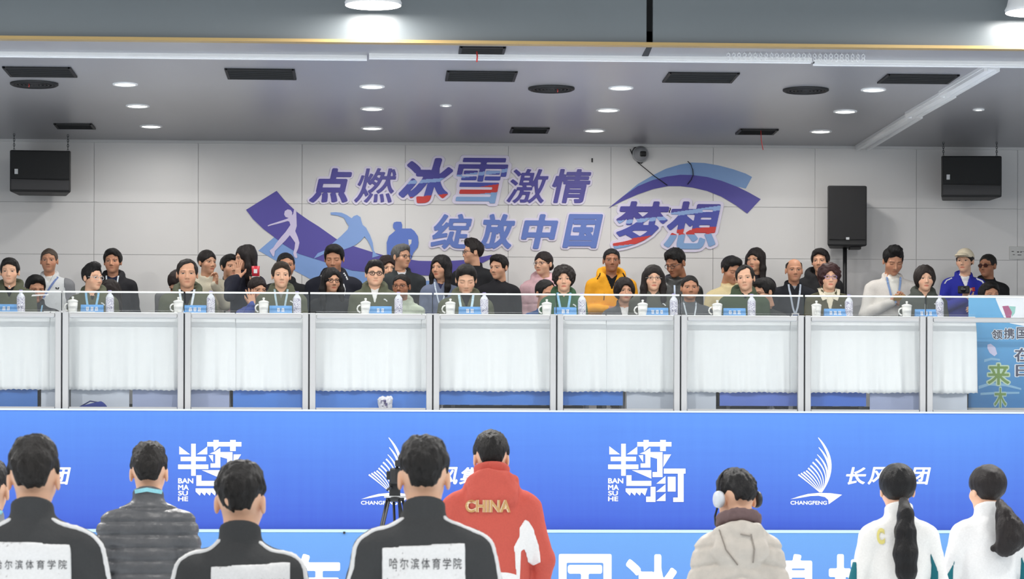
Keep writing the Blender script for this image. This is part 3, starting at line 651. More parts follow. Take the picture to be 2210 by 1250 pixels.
def wall_shape(name, px, c, off, label, cat='wall graphic', th=.003):
    P = [at(u, v, YA-off) for u, v in px]; return tag(MB().prism(P, (0, -th, 0)).obj(name, paint(c)), label, cat)
def cz(P, o, k): return [(o[0]+x/k, o[1]+y/k) for x, y in P]
wall_shape('ribbon_graphic', [(558, 541), (592, 512), (650, 545), (700, 562), (760, 582), (830, 598), (900, 606), (980, 606), (980, 626), (900, 640), (820, 636), (740, 620), (669, 602), (610, 571)], (128, 164, 222), .0, 'pale blue ribbon on the wall under the purple ribbon at left')
wall_shape('ribbon_graphic', [(531, 453), (597, 412), (616, 435), (640, 457), (664, 474), (688, 489), (726, 516), (762, 531), (803, 544), (832, 552), (868, 558), (904, 563), (960, 564), (1005, 561), (1062, 550), (1062, 557), (1005, 586), (930, 595), (860, 592), (800, 588), (760, 584), (700, 565), (645, 548), (611, 527), (592, 512), (568, 494), (546, 473)], (84, 76, 164), .003, 'broad purple ribbon sweeping across the wall at left')
c1 = (520, 320); k1 = 4.166
wall_shape('skater_silhouette', cz([(478, 548), (497, 560), (500, 640), (502, 700), (488, 745), (512, 800), (526, 850), (515, 900), (498, 940), (508, 980), (495, 990), (478, 975), (470, 945), (482, 900), (488, 850), (440, 782), (400, 830), (350, 880), (305, 925), (300, 965), (290, 975), (265, 935), (258, 920), (290, 895), (320, 850), (360, 800), (400, 755), (425, 720), (445, 690), (435, 660), (420, 655), (350, 675), (280, 692), (243, 703), (240, 695), (262, 685), (330, 663), (400, 640), (430, 628), (400, 618), (388, 595), (395, 565), (420, 550), (448, 556), (462, 578), (458, 605), (470, 590)], c1, k1), (214, 205, 236), .0065, 'pale lilac figure skater silhouette with arms spread')
wall_shape('skater_silhouette', cz([(805, 578), (850, 575), (905, 580), (950, 600), (995, 630), (1015, 610), (1045, 600), (1075, 620), (1085, 660), (1095, 690), (1125, 715), (1160, 780), (1185, 850), (1195, 920), (1215, 950), (1250, 965), (1180, 985), (1185, 935), (1165, 880), (1140, 830), (1110, 795), (1070, 840), (1030, 870), (985, 890), (930, 910), (850, 930), (760, 945), (700, 975), (655, 992), (690, 945), (750, 920), (830, 850), (900, 790), (960, 730), (970, 700), (950, 670), (925, 625), (870, 605), (810, 598)], c1, k1), (132, 166, 224), .0065, 'pale blue speed skater silhouette bent forward, one arm back')
wall_shape('skater_silhouette', cz([(1375, 668), (1400, 660), (1440, 662), (1450, 690), (1448, 722), (1530, 722), (1560, 745), (1590, 790), (1597, 850), (1590, 890), (1550, 940), (1530, 1000), (1340, 1000), (1312, 950), (1310, 850), (1330, 790), (1390, 740), (1368, 715), (1367, 690)], c1, k1), (92, 122, 204), .0065, 'mid-blue crouching player silhouette left of the lower slogan')
wall_shape('silhouette_gap', cz([(1505, 820), (1535, 822), (1532, 855), (1510, 880)], c1, k1), (214, 213, 214), .0098, 'small pale notch under the arm of the crouching silhouette', th=.001)
c2 = (1260, 300); k2 = 4.807
wall_shape('arc_graphic', cz([(400, 600), (560, 468), (720, 375), (850, 310), (1000, 265), (1120, 245), (1250, 250), (1400, 275), (1550, 315), (1680, 360), (1745, 395), (1680, 515), (1430, 460), (1000, 400), (720, 450)], c2, k2), (126, 160, 208), .0, 'pale blue arc above the purple arc on the wall at right')
wall_shape('arc_graphic', cz([(255, 718), (400, 600), (560, 490), (720, 425), (860, 390), (1000, 372), (1130, 375), (1280, 395), (1430, 435), (1600, 500), (1720, 560), (1835, 625), (1695, 775), (1580, 690), (1430, 600), (1280, 540), (1130, 505), (1000, 490), (870, 490), (720, 520), (560, 575), (400, 645)], c2, k2), (80, 74, 160), .003, 'purple tapering arc curving over the slogan at right')

# ------------------------------------------------------------------ balcony front: printed banner, rink board, glass, posts
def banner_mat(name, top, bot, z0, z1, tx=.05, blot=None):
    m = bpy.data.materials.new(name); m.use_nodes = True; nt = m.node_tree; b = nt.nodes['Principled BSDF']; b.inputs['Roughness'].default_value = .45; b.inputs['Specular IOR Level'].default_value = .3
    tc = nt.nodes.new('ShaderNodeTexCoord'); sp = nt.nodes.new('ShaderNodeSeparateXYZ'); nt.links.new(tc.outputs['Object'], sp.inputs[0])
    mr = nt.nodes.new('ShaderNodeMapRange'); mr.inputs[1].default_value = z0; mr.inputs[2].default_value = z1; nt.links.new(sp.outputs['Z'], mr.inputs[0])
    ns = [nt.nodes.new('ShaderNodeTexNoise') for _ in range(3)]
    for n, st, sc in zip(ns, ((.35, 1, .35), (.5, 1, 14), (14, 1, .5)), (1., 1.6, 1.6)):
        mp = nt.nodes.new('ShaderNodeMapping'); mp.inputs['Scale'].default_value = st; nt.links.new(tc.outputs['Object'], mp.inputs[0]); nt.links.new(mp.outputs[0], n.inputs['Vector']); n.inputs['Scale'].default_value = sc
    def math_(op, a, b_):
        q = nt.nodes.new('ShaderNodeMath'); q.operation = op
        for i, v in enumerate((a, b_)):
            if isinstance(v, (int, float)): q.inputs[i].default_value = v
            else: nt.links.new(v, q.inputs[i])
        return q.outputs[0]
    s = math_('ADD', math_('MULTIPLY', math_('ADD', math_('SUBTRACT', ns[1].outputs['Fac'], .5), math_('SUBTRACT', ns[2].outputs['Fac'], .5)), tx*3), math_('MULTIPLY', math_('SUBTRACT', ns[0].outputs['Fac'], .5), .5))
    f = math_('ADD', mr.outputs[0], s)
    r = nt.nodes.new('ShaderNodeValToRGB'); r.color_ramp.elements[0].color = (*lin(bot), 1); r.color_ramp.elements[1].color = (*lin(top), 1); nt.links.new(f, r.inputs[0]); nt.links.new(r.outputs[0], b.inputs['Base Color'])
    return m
YB = YG-.09                                       # face of the printed banner
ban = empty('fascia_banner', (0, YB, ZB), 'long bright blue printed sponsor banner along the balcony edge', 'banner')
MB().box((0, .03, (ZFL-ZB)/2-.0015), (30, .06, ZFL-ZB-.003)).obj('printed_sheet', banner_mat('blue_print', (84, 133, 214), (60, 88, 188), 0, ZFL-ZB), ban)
MB().box((0, .022, ZFL-ZB+.004), (30, .066, .014)).obj('top_hem', mat('pale_hem', (206, 216, 232), .5), ban)
PW = paint((244, 246, 250), .4)
def on_ban(P): return [at(u, v, YB)-Vector((0, YB, ZB)) .to_3d()*1 - Vector((0, 0, 0)) for u, v in P]
def ban_pts(P): return [at(u, v, YB-.001)-ban.location for u, v in P]
def zebra(dx, name='logo'):
    o, k = (1290+dx, 930), 7.354; m = MB(); R_ = lambda a, b, c, d: [(a, b), (c, b), (c, d), (a, d)]
    for P in ([(183, 245), (183, 375), (355, 375)], [(628, 250), (628, 375), (460, 375)], R_(372, 205, 445, 715), R_(205, 412, 608, 482), R_(165, 535, 645, 608),
              R_(628, 178, 1170, 250), R_(725, 145, 810, 250), [(725, 250), (810, 250), (735, 325)], R_(990, 145, 1080, 322),
              [(665, 362), (745, 330), (835, 270), (835, 337), (1028, 337), (1028, 735), (870, 735), (870, 655), (943, 655), (943, 445), (835, 415), (835, 585), (680, 585), (680, 518), (755, 518), (755, 375)],
              [(648, 390), (720, 385), (720, 500)], [(1045, 375), (1165, 375), (1040, 575)], [(540, 625), (850, 625), (850, 760)],
              [(455, 705), (535, 705), (535, 795), (850, 795), (850, 875), (455, 875)],
              [(443, 915), (788, 915), (750, 1030), (690, 975), (668, 1030), (610, 975), (588, 1030), (530, 975), (510, 1030), (443, 965)],
              [(838, 890), (915, 890), (915, 1130), (768, 1130), (768, 1045), (838, 1045)],
              [(1075, 720), (1075, 840), (930, 840)], [(1075, 850), (1075, 970), (925, 970)], [(1075, 990), (1075, 1115), (925, 1115)], R_(1110, 730, 1235, 965),
              [(1048, 600), (1392, 600), (1392, 680), (1362, 680), (1362, 1130), (1197, 1130), (1197, 1060), (1270, 1060), (1270, 680), (1048, 680)]):
        m.prism(ban_pts(cz(P, o, k)), (0, -.002-.00025*len(m.v)/8, 0))
    m.obj(name, PW, ban)
    for tx, a, b, c, d in (('BAN', 165, 755, 405, 835), ('MA', 165, 858, 335, 940), ('SU', 165, 955, 320, 1028), ('HE', 165, 1045, 322, 1118)):
        p, q = ban_pts(cz([(a, d), (c, b)], o, k)); glyph_obj('lettering', tx, .03, (p.x, p.z, q.x, q.z), -.001, .002, PW, ban, h=.022)
def sail(dx):
    o, k = (1660+dx, 900), 3.571; m = MB(); tips = [(378, 160), (382, 235), (370, 290), (358, 325), (335, 350), (318, 375), (300, 395), (285, 415), (265, 425), (245, 435), (225, 445)]
    for i, t in enumerate(tips):
        b = (404-i*1.5, 582); bl = (1-i/10.)**1.15; c = ((t[0]+b[0])/2+150*bl+8, (t[1]+b[1])/2-22*bl*0-10*bl); L = []; Rr = []
        for q in np.linspace(0, 1, 15):
            x = (1-q)**2*t[0]+2*q*(1-q)*c[0]+q*q*b[0]; y = (1-q)**2*t[1]+2*q*(1-q)*c[1]+q*q*b[1]; dx_ = 2*(1-q)*(c[0]-t[0])+2*q*(b[0]-c[0]); dy_ = 2*(1-q)*(c[1]-t[1])+2*q*(b[1]-c[1])
            l = math.hypot(dx_, dy_); wd = (5 + 7.5*math.sin(math.pi*min(1, q*1.1+.12))**.8*(1-.0*i)) if i < 3 else 4.6*(1-q)+1.6
            if i < 3: wd = (2+8*math.sin(math.pi*q**.8))*(1-.18*i)+.8
            L.append((x-dy_/l*wd, y+dx_/l*wd)); Rr.append((x+dy_/l*wd, y-dx_/l*wd))
        m.prism(ban_pts(cz(L+Rr[::-1], o, k)), (0, -.0015-.0003*i, 0))
    m.prism(ban_pts(cz([(165, 635), (230, 612), (300, 594), (380, 586), (470, 588), (562, 600), (458, 674), (455, 640), (430, 618), (380, 608), (320, 610), (240, 624)], o, k)), (0, -.002, 0))
    m.obj('logo', PW, ban)
    p, q = ban_pts(cz([(165, 676), (445, 648)], o, k)); glyph_obj('lettering', 'CHANGFENG', .028, (p.x, p.z, q.x, q.z), -.001, .002, PW, ban, h=.022)
for dx in (-928, 0): zebra(dx)
for dx in (-927, 0): sail(dx)
for dx in (-1856, -928, 0):
    for i, ch in enumerate('长风集团'):
        p, q = ban_pts([(1826+dx+i*46.5, 1046), (1826+dx+i*46.5+43, 1009)]); glyph_obj('lettering', ch, .026, (p.x, p.z, q.x, q.z), -.001, .002, PW, ban, 0, .2, .02)
# rink board under it
brd = empty('rink_board', (0, YB-.12, 0), 'light blue rink board with large white characters under the banner', 'rink board')
MB().box((0, .05, ZB/2-.012), (30, .1, ZB-.024)).obj('board_panel', banner_mat('light_blue_print', (100, 150, 208), (94, 138, 206), .7, ZB, .03), brd)
MB().box((0, .05, ZB-.012), (30, .11, .022)).obj('cap_rail', mat('pale_cap', (186, 220, 240), .3), brd)
for i, ch in enumerate('年  全国冰球锦标赛'):
    if ch == ' ': continue
    u = 683+145*i; a, b = at(u-56, 1336, YB-.12), at(u+56, 1197, YB-.12)
    glyph_obj('lettering', ch, .03, (a.x-brd.location.x, a.z, b.x, b.z), 0, .003, PW, brd)
MB().box(at(743, 1150, YB-.13)-brd.location, (.016, .01, .016)).obj('bolt', BLACK, brd)

posts = [134, 398, 667, 934, 1201, 1468, 1735, 1998]; PX = [at(u, 780, YG).x for u in posts]; sp_ = PX[4]-PX[3]; PX = [PX[0]-sp_]+PX+[PX[-1]+sp_]
PN = ['', 'first', 'second', 'third', 'fourth', 'fifth', 'sixth', 'seventh', 'eighth']
zp = at(934, 677, YG).z; zr = at(934, 685, YG).z; zg = at(934, 636, YG).z
def post(x, label):
    t = empty('railing_post', (x, YG, ZFL), label, 'post', 'aluminium posts along the glass')
    for sd in (-1, 1):
        MB().box((sd*.0285, 0, (zp-ZFL)/2), (.046, .07, zp-ZFL)).obj('profile', ALU, t, bevel=.006)
    MB().box((0, .01, (zp-ZFL)/2-.004), (.011, .04, zp-ZFL-.01)).obj('gasket', mat('dark_rubber', (70, 72, 76), .8), t); return t
for i, x in enumerate(PX):
    if 0 < i < 9: post(x, f'aluminium railing post, {PN[i]} from the left')
for i in range(len(PX)-1):
    x0_, x1_ = PX[i]+.053, PX[i+1]-.053; t = empty('glass_panel', ((x0_+x1_)/2, YG, ZFL), (f'clear glass railing panel between the {PN[i]} and {PN[i+1]} posts' if 0 < i < 8 else ('clear glass railing panel at the left edge of the balcony' if i == 0 else 'clear glass railing panel at the right edge, before the roll-up banner')), 'glass panel', 'glass panels of the railing')
    w_ = x1_-x0_
    MB().box((0, 0, (zp+.012-ZFL)/2), (w_-.004, .012, zp+.012-ZFL-.002)).box((0, 0, (zg+zp+.012)/2-ZFL), (w_+.092, .012, zg-zp-.012)).obj('pane', GLASS, t)
    MB().box((0, 0, zg-ZFL+.006), (w_+.092, .016, .014)).obj('top_edge', mat('edge_highlight', (232, 236, 232), .25), t, bevel=.003)  # rim of the glass, its edge highlight painted as a near-white strip
    MB().box((0, -.012, zr-ZFL), (w_-.004, .034, .04)).obj('mid_rail', ALU, t, bevel=.012)
    MB().box((0, -.008, .014), (w_-.004, .03, .028)).obj('bottom_rail', ALU, t, bevel=.004)
    MB().box((w_/2+.0495, -.001, (zg+zp)/2-ZFL+.002), (.006, .013, zg-zp-.012)).obj('edge_seal', mat('dark_rubber', (50, 56, 60), .8), t)

# ------------------------------------------------------------------ tables with white cloths
ZT = at(934, 681, 22.3).z; YT0, YT1 = 22.16, 22.66
bounds = [-292, 108, 508, 910, 1308, 1706, 2106]; BX = [at(u, 760, YT0).x for u in bounds]; zh = at(934, 846, YT0).z
TN = ['leftmost white draped table, cut by the picture edge', 'white draped table behind the first two railing posts', 'white draped table behind the third railing post', 'white draped table in the middle, behind the fourth and fifth posts', 'white draped table behind the sixth railing post', 'rightmost white draped table, beside the roll-up banner']
CL = mat('white_drape', (240, 241, 242), .8, bump=.08, scale=40, var=.012, spec=.2)
for i in range(6):
    xa_, xb_ = BX[i]+.004, BX[i+1]-.004; xm = (xa_+xb_)/2; w_ = xb_-xa_; nm = TN[i].replace('white draped table', '{}')
    t = empty('banquet_table', (xm, (YT0+YT1)/2, ZFL), TN[i].replace('white draped table', 'folding table under the white cloth'), 'table', 'tables along the balcony')
    MB().box((0, 0, ZT-ZFL-.022), (w_-.06, YT1-YT0-.05, .03)).obj('tabletop', mat('table_laminate', (190, 190, 188), .5, var=.04, scale=8), t)
    for sx in (-1, 1):
        for sy in (-.14, .0): MB().tube([(sx*(w_/2-.14), sy, 0), (sx*(w_/2-.14), sy, ZT-ZFL-.038)], .016, 10).obj('leg', ALU, t)
    MB().box((0, -.14, .045), (w_-.34, .03, .03)).obj('foot_bar', BLACK, t)
    # drape: flat top, rounded front edge, wavy skirt with a scalloped hem, short sides
    rnd = random.Random(i); nx = 230; ph = [rnd.uniform(0, 6) for _ in range(6)]; V = []; prof = []
    prof += [(YT1+.01, ZT-.09), (YT1+.01, ZT-.004), (YT1-.01, ZT+.004)]+[(YT0+.02, ZT+.004), (YT0+.006, ZT+.001), (YT0, ZT-.008)]
    nz = 16; prof += [(YT0, ZT-.008-(ZT-.008-zh)*(k+1)/nz) for k in range(nz)]
    for r, (y, z) in enumerate(prof):
        for k in range(nx+1):
            x = -w_/2+w_*k/nx; dn = max(0, r-5)/nz
            fo = .016*math.sin(x*23+ph[0]+1.5*math.sin(x*5+ph[1]))+.010*math.sin(x*51+ph[2])+.005*math.sin(x*90+ph[3]); e = dn*(.35+.65*dn); tp = min(1, (w_/2-abs(x))/.06); fo = fo*tp+.028*(1-tp)-(.008*(i % 2))*min(1, dn*8)/max(e, .02)*(1 if dn > 0 else 0)
            zz = z
            if r == len(prof)-1: zz += .0015*math.sin(x*40+ph[4])+.002*math.sin(x*11+ph[5])+.007*abs(math.sin(x*75))
            spread = 1+.0105*min(1, dn*5)+(.012*dn if i == 5 and x > 0 else 0)
            V.append((x*spread, y-(YT0+YT1)/2+(fo-.028)*e, zz-ZFL))
    F = [(r*(nx+1)+k, r*(nx+1)+k+1, (r+1)*(nx+1)+k+1, (r+1)*(nx+1)+k) for r in range(len(prof)-1) for k in range(nx)]
    o = link('tablecloth', rawmesh('tablecloth', V, F), CL, loc=t.location); tag(o, TN[i].replace('white draped table', 'white tablecloth with a wavy hem,'), 'tablecloth', 'white tablecloths along the balcony')
    o['label'] = ['white tablecloth on the leftmost table, cut by the picture edge', 'white tablecloth hanging behind the first and second posts', 'white tablecloth hanging behind the third post', 'white tablecloth hanging behind the fourth and fifth posts', 'white tablecloth hanging behind the sixth post', 'white tablecloth on the rightmost table, ending at the roll-up banner'][i]
    md = o.modifiers.new('cloth_thickness', 'SOLIDIFY'); md.thickness = .002; md.offset = -1
# low boards standing behind the table hems
BLU, GRY, LVD = paint((72, 134, 226)), paint((210, 216, 228)), paint((170, 180, 214))
for (u0, u1, m_, lab) in ((-60, 84, paint((64, 120, 200)), 'low blue board under the far left table'), (86, 134, GRY, 'pale grey low board beside the first post'), (150, 282, GRY, 'pale grey low board right of the first post'), (283, 498, LVD, 'lavender grey low board under the second table'), (500, 932, BLU, 'long blue low board under the tables left of centre'), (934, 1347, BLU, 'long blue low board under the tables right of centre'), (1349, 1548, GRY, 'pale grey low board at the sixth post'), (1550, 1738, paint((96, 124, 212)), 'violet blue low board left of the seventh post'), (1742, 1872, paint((64, 114, 214)), 'deep blue low board right of the seventh post'), (1874, 2000, LVD, 'lavender grey low board left of the eighth post'), (2002, 2090, GRY, 'pale grey low board right of the eighth post')):
    a, b = at(u0+3, 870, 22.192).x, at(u1-3, 870, 22.192).x; lo = .06 if u0 in (934, 1550, 1742) else .0
    t = empty('low_board', ((a+b)/2, 22.192, ZFL), lab, 'board', 'low boards behind the tables')
    MB().box((0, 0, .13+lo/2), (b-a, .014, .26-lo)).obj('panel', m_, t)
    m = MB()
    for sx in (-1, 1): m.box((sx*(b-a)*.4, .012, .03), (.03, .03, .06))
    m.obj('foot', BLACK, t)
# ------------------------------------------------------------------ seated and standing spectators on the balcony
OL, OLD, GRN, NAVY, BLK = (92, 96, 78), (74, 80, 70), (58, 96, 66), (36, 40, 54), (34, 35, 38)
LB_, WL = (150, 200, 232), (222, 232, 240)
YR = {'F': 22.97, 'S': 23.82, 'B': 24.62}
FLR = {'F': ZFL, 'S': ZFL, 'B': ZFL}
PPL = {}
def sit(key, u, vt, label, vc=None, dy=0., **k):
    row = key[0]; Y = YR[row]+dy; top = at(u, vt, Y); k.setdefault('s', .93)
    if vc: k['s'] = min(1.0, max(.86, (at(u, vt, Y).z-at(u, vc, Y).z)/.25))
    pc = math.radians(k.get('pitch', 0)); s = k['s']; th = .132+(.012 if k.get('hair') in ('curly', 'bob') else 0)+(.012 if k.get('hair') in ('quiff', 'tousled') else 0)
    zc = top.z-th*s*math.cos(pc)-(.02*s*math.sin(abs(pc)))
    fl = FLR[row]
    P = dict(head=(top.x, Y, zc), floor=fl, label=label, seed=hash_(key), group={'F': 'guests seated at the white tables', 'S': 'people seated behind the front row', 'B': 'people in the back row along the wall'}[row], **k)
    if row == 'F': P.setdefault('neck', (0, .04, -.128)); P.setdefault('collar', 'hood'); P.setdefault('w', .205)
    PPL[key] = P; person(P); return P
def hash_(s): return sum(ord(c)*(i*7+3) for i, c in enumerate(s)) % 997
mark = [('chest_logo', [(.085, -.115), (.1, -.118), (.118, -.135)], .011, (232, 236, 236))]
# front row, left to right
sit('F1', 21, 557, 'man in olive jacket with black zipped collar at the far left table end', 611, hair='short', hc=(26, 23, 22), tone='A', jc=OL, vneck=(-.13, .075, (24, 25, 28)), strips=[('zipper', [(0, .03), (0, -.02)], .012, (225, 228, 230))])
sit('F2', 200, 567, 'man with thin glasses and olive jacket turning to look right, second post', 621, yaw=48, pitch=2, hair='quiff', hc=(22, 20, 20), tone='A', jc=OL, glasses=((210, 214, 218), .0022), vneck=(-.1, .06, (44, 50, 50)), lanyard=(LB_, .02, .3), strips=mark)
sit('F3', 404, 558, 'man with swept-back receding hair, olive jacket over black top', 622, yaw=4, hair='receding', hc=(38, 32, 30), tone='B', jc=OL, vneck=(-.16, .09, (24, 25, 32)), lanyard=(WL, .018, .3), fat=1.06)
sit('F4', 607, 565, 'man with neat short brown hair and grey shirt collar, olive jacket', 622, yaw=6, hair='short', hc=(62, 50, 40), tone='A', jc=OL, vneck=(-.1, .06, (120, 126, 122)), lanyard=((176, 200, 210), .018, .3), strips=mark, fat=1.05)
sit('F5', 809, 561, 'round-faced man in thick black glasses and white open collar', 618, yaw=6, hair='short', hc=(24, 22, 22), tone='A', jc=OL, glasses=((30, 26, 26), .0034), vneck=(-.17, .06, (236, 238, 236)), narrow=-.008, strips=mark, fat=1.06)
sit('F6', 1006, 571, 'man in olive jacket looking down at the table with pale lanyard', None, pitch=22, s=.96, shut=True, hair='short', hc=(30, 27, 26), tone='A', jc=OL, vneck=(-.12, .07, (34, 36, 40)), lanyard=((200, 228, 240), .02, .3), strips=mark)
sit('F7', 1217, 571, 'elderly woman with dark wavy hair and green jacket', 625, yaw=-4, fem=True, hair='curly', hc=(46, 38, 36), tone='A', jc=GRN, vneck=(-.05, .05, (90, 100, 96)), lanyard=(LB_, .022, .28), badge=(196, 96, 120), strips=mark, w=.19)
sit('F8', 1410, 572, 'woman with thin glasses and long dark hair, dark olive jacket', 621, fem=True, hair='long', hc=(36, 27, 25), tone='A', jc=(84, 86, 78), glasses=((150, 140, 136), .002), vneck=(-.06, .05, (40, 42, 40)), w=.19, strips=mark)
sit('F9', 1608, 571, 'balding-browed man in green padded jacket, head tilted left', 628, yaw=-14, roll=-5, hair='receding', hc=(34, 30, 28), tone='A', jc=(70, 84, 64), vneck=(-.08, .06, (30, 32, 44)), fat=1.06)
sit('F10', 1790, 567, 'woman with reddish curly hair, lilac glasses and cream scarf collar', 622, fem=True, hair='curly', hc=(66, 34, 34), tone='A', jc=(88, 86, 66), glasses=((170, 150, 190), .0026), vneck=(-.22, .075, (232, 224, 200)), collar='fold', w=.19, strips=[('chest_logo', [(.1, -.14), (.112, -.15)], .012, (226, 232, 228)), ('scarf', [(-.085, .03), (-.075, -.03), (-.05, -.09)], .05, (234, 226, 204)), ('scarf', [(.085, .03), (.075, -.03), (.05, -.09)], .05, (234, 226, 204))])
sit('F11', 1996, 570, 'woman with full dark bob in grey padded jacket near the right table end', 625, fem=True, hair='bob', hc=(44, 34, 30), tone='A', jc=(78, 82, 76), vneck=(-.06, .055, (30, 32, 32)), w=.195, strips=mark)
# second row
sit('S1', 77, 593, 'man in the second row leaning behind the far left guest', None, yaw=20, pitch=12, hair='short', hc=(24, 22, 22), tone='C', jc=(50, 54, 58), lanyard=(LB_, .014, .28))
sit('S2', 234, 604, 'dark-haired person half hidden behind the man looking right', None, yaw=-35, pitch=10, dy=.0, hair='long', fem=True, hc=(38, 28, 26), tone='C', jc=(74, 78, 72), w=.18)
sit('S3', 556, 597, 'woman in blue jacket holding her spread hand against her cheek', 643, yaw=26, pitch=6, fem=True, hair='pulled', hc=(40, 28, 26), tone='B', jc=(52, 76, 160), w=.18, jt='puffer', vneck=(-.1, .04, (170, 178, 190)), arms=[((-.17, -.15, -.25), (-.045, -.18, -.015)), ((.21, .03, -.38), (.13, -.13, -.46))], hands=('open', 'relaxed'), hand_dir={0: (-.15, .3, 1)}, palm={0: (.2, -1, .1)})
sit('S4', 716, 578, 'woman in black with glasses and long black hair, second row', 626, yaw=16, fem=True, hair='parted', hc=(22, 19, 20), tone='B', jc=BLK, glasses=((50, 36, 34), .0026), w=.19)
sit('S5', 866, 590, 'brown-faced man in glasses and pale green padded coat, second row', 634, yaw=-16, hair='crew', hc=(28, 25, 24), tone='D', jc=(196, 208, 188), jt='puffer', collar='hood', glasses=((120, 84, 66), .0022), w=.2)
sit('S6', 1178, 603, 'balding man peering right beside the elderly woman, in blue jacket', None, yaw=32, pitch=10, hair='receding', hc=(32, 29, 28), tone='C', jc=(50, 84, 140), w=.2)
sit('S7', 1348, 597, 'short-haired woman in grey coat with white scarf, second row', 645, yaw=8, fem=True, hair='bob', hc=(36, 27, 25), tone='B', jc=(92, 94, 98), vneck=(-.24, .06, (236, 236, 236), 'scarf'), w=.185)
sit('S8', 1489, 593, 'broad-faced smiling man in grey with white lanyard, second row', 637, hair='crew', hc=(30, 27, 26), tone='C', jc=(98, 102, 106), collar='none', lanyard=(WL, .014, .26), narrow=-.012, w=.205)
sit('S9', 1648, 600, 'man in glasses turned left behind the man in green', None, yaw=-62, pitch=14, hair='short', hc=(26, 24, 24), tone='B', jc=(50, 50, 48), glasses=((60, 50, 48), .0022))
sit('S10', 2136, 609, 'black-haired person in front of the man in sunglasses, far right', None, yaw=12, pitch=-4, dy=-.1, hair='short', fluff=.004, hc=(22, 20, 20), tone='C', jc=(74, 76, 84), w=.18)
sit('S11', 385, 587, 'dark-haired person bending down behind the man with receding hair', None, yaw=-30, pitch=40, hair='pulled', fem=True, hc=(44, 30, 28), tone='B', jc=(92, 90, 88), w=.17, dy=.25)
# back row
sit('B1', 106, 535, 'grey crew-cut man in white and grey windbreaker by the wall', 581, hair='crew', hc=(96, 84, 74), tone='C', jc=(222, 226, 228), jt='coat', collar='fold', vneck=(-.09, .07, (236, 234, 228), 'polo_shirt'), w=.215,
    over=[('grey_sleeve', lambda g: np.minimum(np.maximum(-(g.X-.145-.10*np.clip(-g.Z-.02, 0, .3)), -1), .30*np.ones_like(g.X)), (138, 140, 144)), ('grey_sleeve', lambda g: (g.X+.145+.10*np.clip(-g.Z-.02, 0, .3)), (138, 140, 144))],
    strips=[('bag_strap', [(.09, -.02), (.02, -.13), (-.05, -.24)], .02, (120, 140, 190)), ('emblem', [(.075, -.13), (.085, -.15)], .012, (60, 64, 70)), ('emblem', [(.105, -.13), (.095, -.15)], .012, (60, 64, 70))])
sit('B2', 243, 537, 'man in black hooded jacket with white lanyard by the left wall', 586, yaw=-3, hair='short', fluff=.004, hc=(24, 22, 22), tone='C', jc=(40, 40, 44), collar='hood', vneck=(-.2, .07, (32, 40, 66)), lanyard=(WL, .014, .26), w=.215)
sit('B3', 448, 539, 'woman in cream jacket with tied hair, hand raised to her chin', 591, yaw=38, fem=True, dy=0.2, hair='tail', hc=(34, 27, 26), tone='B', jc=(204, 198, 178), w=.185, collar='fold', arms=[((-.2, -.02, -.32), (-.05, -.2, -.3)), ((.19, -.1, -.3), (.085, -.2, -.1))], hands=('relaxed', 'grip'), hand_dir={1: (.1, .1, 1)}, palm={1: (-.6, -.6, .2)}, vneck=(-.02, .05, (34, 34, 36)))
sit('B4', 496, 549, 'boy in olive jacket between the cream and long-haired women', 592, yaw=30, dy=0.5, hair='short', hc=(24, 22, 22), tone='B', jc=(86, 92, 82), w=.165, s=.9, lanyard=((150, 160, 160), .012, .26), badge=(196, 150, 170))
sit('B5', 529, 529, 'woman with long dark hair whispering behind her hand, red cup beside her', 579, yaw=-72, pitch=6, fem=True, dy=-0.34, hair='parted', hc=(34, 26, 26), tone='B', jc=(44, 46, 58), w=.17, arms=[((-.15, -.2, -.25), (-.065, -.21, -.07)), ((.2, -.12, -.3), (.13, -.21, -.135))], hands=('open', 'grip'), hand_dir={0: (.02, .12, 1), 1: (-.1, .0, 1)}, palm={0: (.5, .6, 0), 1: (-.2, .9, .1)})
sit('B6', 617, 544, 'man in dark jacket mostly hidden behind the brown-haired guest', None, yaw=10, dy=0.32, hair='crew', hc=(24, 22, 22), tone='C', jc=(38, 40, 42), w=.2, collar='fold')
sit('B7', 721, 527, 'man in navy hooded jacket with white piping looking down', None, yaw=-8, pitch=14, s=.96, dy=-0.05, shut=True, hair='short', hc=(22, 21, 21), tone='C', jc=(34, 36, 46), collar='hood', w=.235, strips=[('piping', [(-.1, .0), (-.12, -.02)], .014, (232, 234, 236)), ('piping', [(.09, .015), (.11, -.02), (.125, -.05)], .014, (232, 234, 236)), ('piping', [(.085, -.09), (.1, -.14), (.09, -.2)], .014, (232, 234, 236))])
sit('B8', 837, 549, 'brown-haired woman peeking out behind the grey-haired man', None, yaw=12, fem=True, dy=0.42, hair='bob', hc=(52, 36, 32), tone='A', jc=(40, 42, 46), w=.17, s=.9)
sit('B9', 867, 527, 'grey-haired man in glasses and white collar looking right', 574, yaw=42, dy=0.05, hair='short', hc=(112, 112, 110), tone='B', jc=(58, 62, 64), glasses=((60, 50, 48), .0022), collar='fold', vneck=(-.13, .075, (232, 234, 238)), w=.215, brow=(80, 76, 74))
sit('B10', 951, 550, 'woman with dark shoulder-length hair in slate jacket looking left', 589, yaw=-34, fem=True, dy=-0.3, hair='long', hc=(26, 23, 24), tone='B', jc=(112, 122, 146), w=.165, vneck=(-.08, .06, (52, 56, 92)), lanyard=((210, 222, 236), .014, .24), s=.9)
sit('B11', 1020, 515, 'tall man in glasses and black jacket turned in profile to the left', 566, yaw=-68, dy=0.25, hair='quiff', hc=(36, 30, 29), tone='B', jc=(40, 41, 44), glasses=((70, 72, 78), .0024), w=.2, collar='fold', turn=-12)
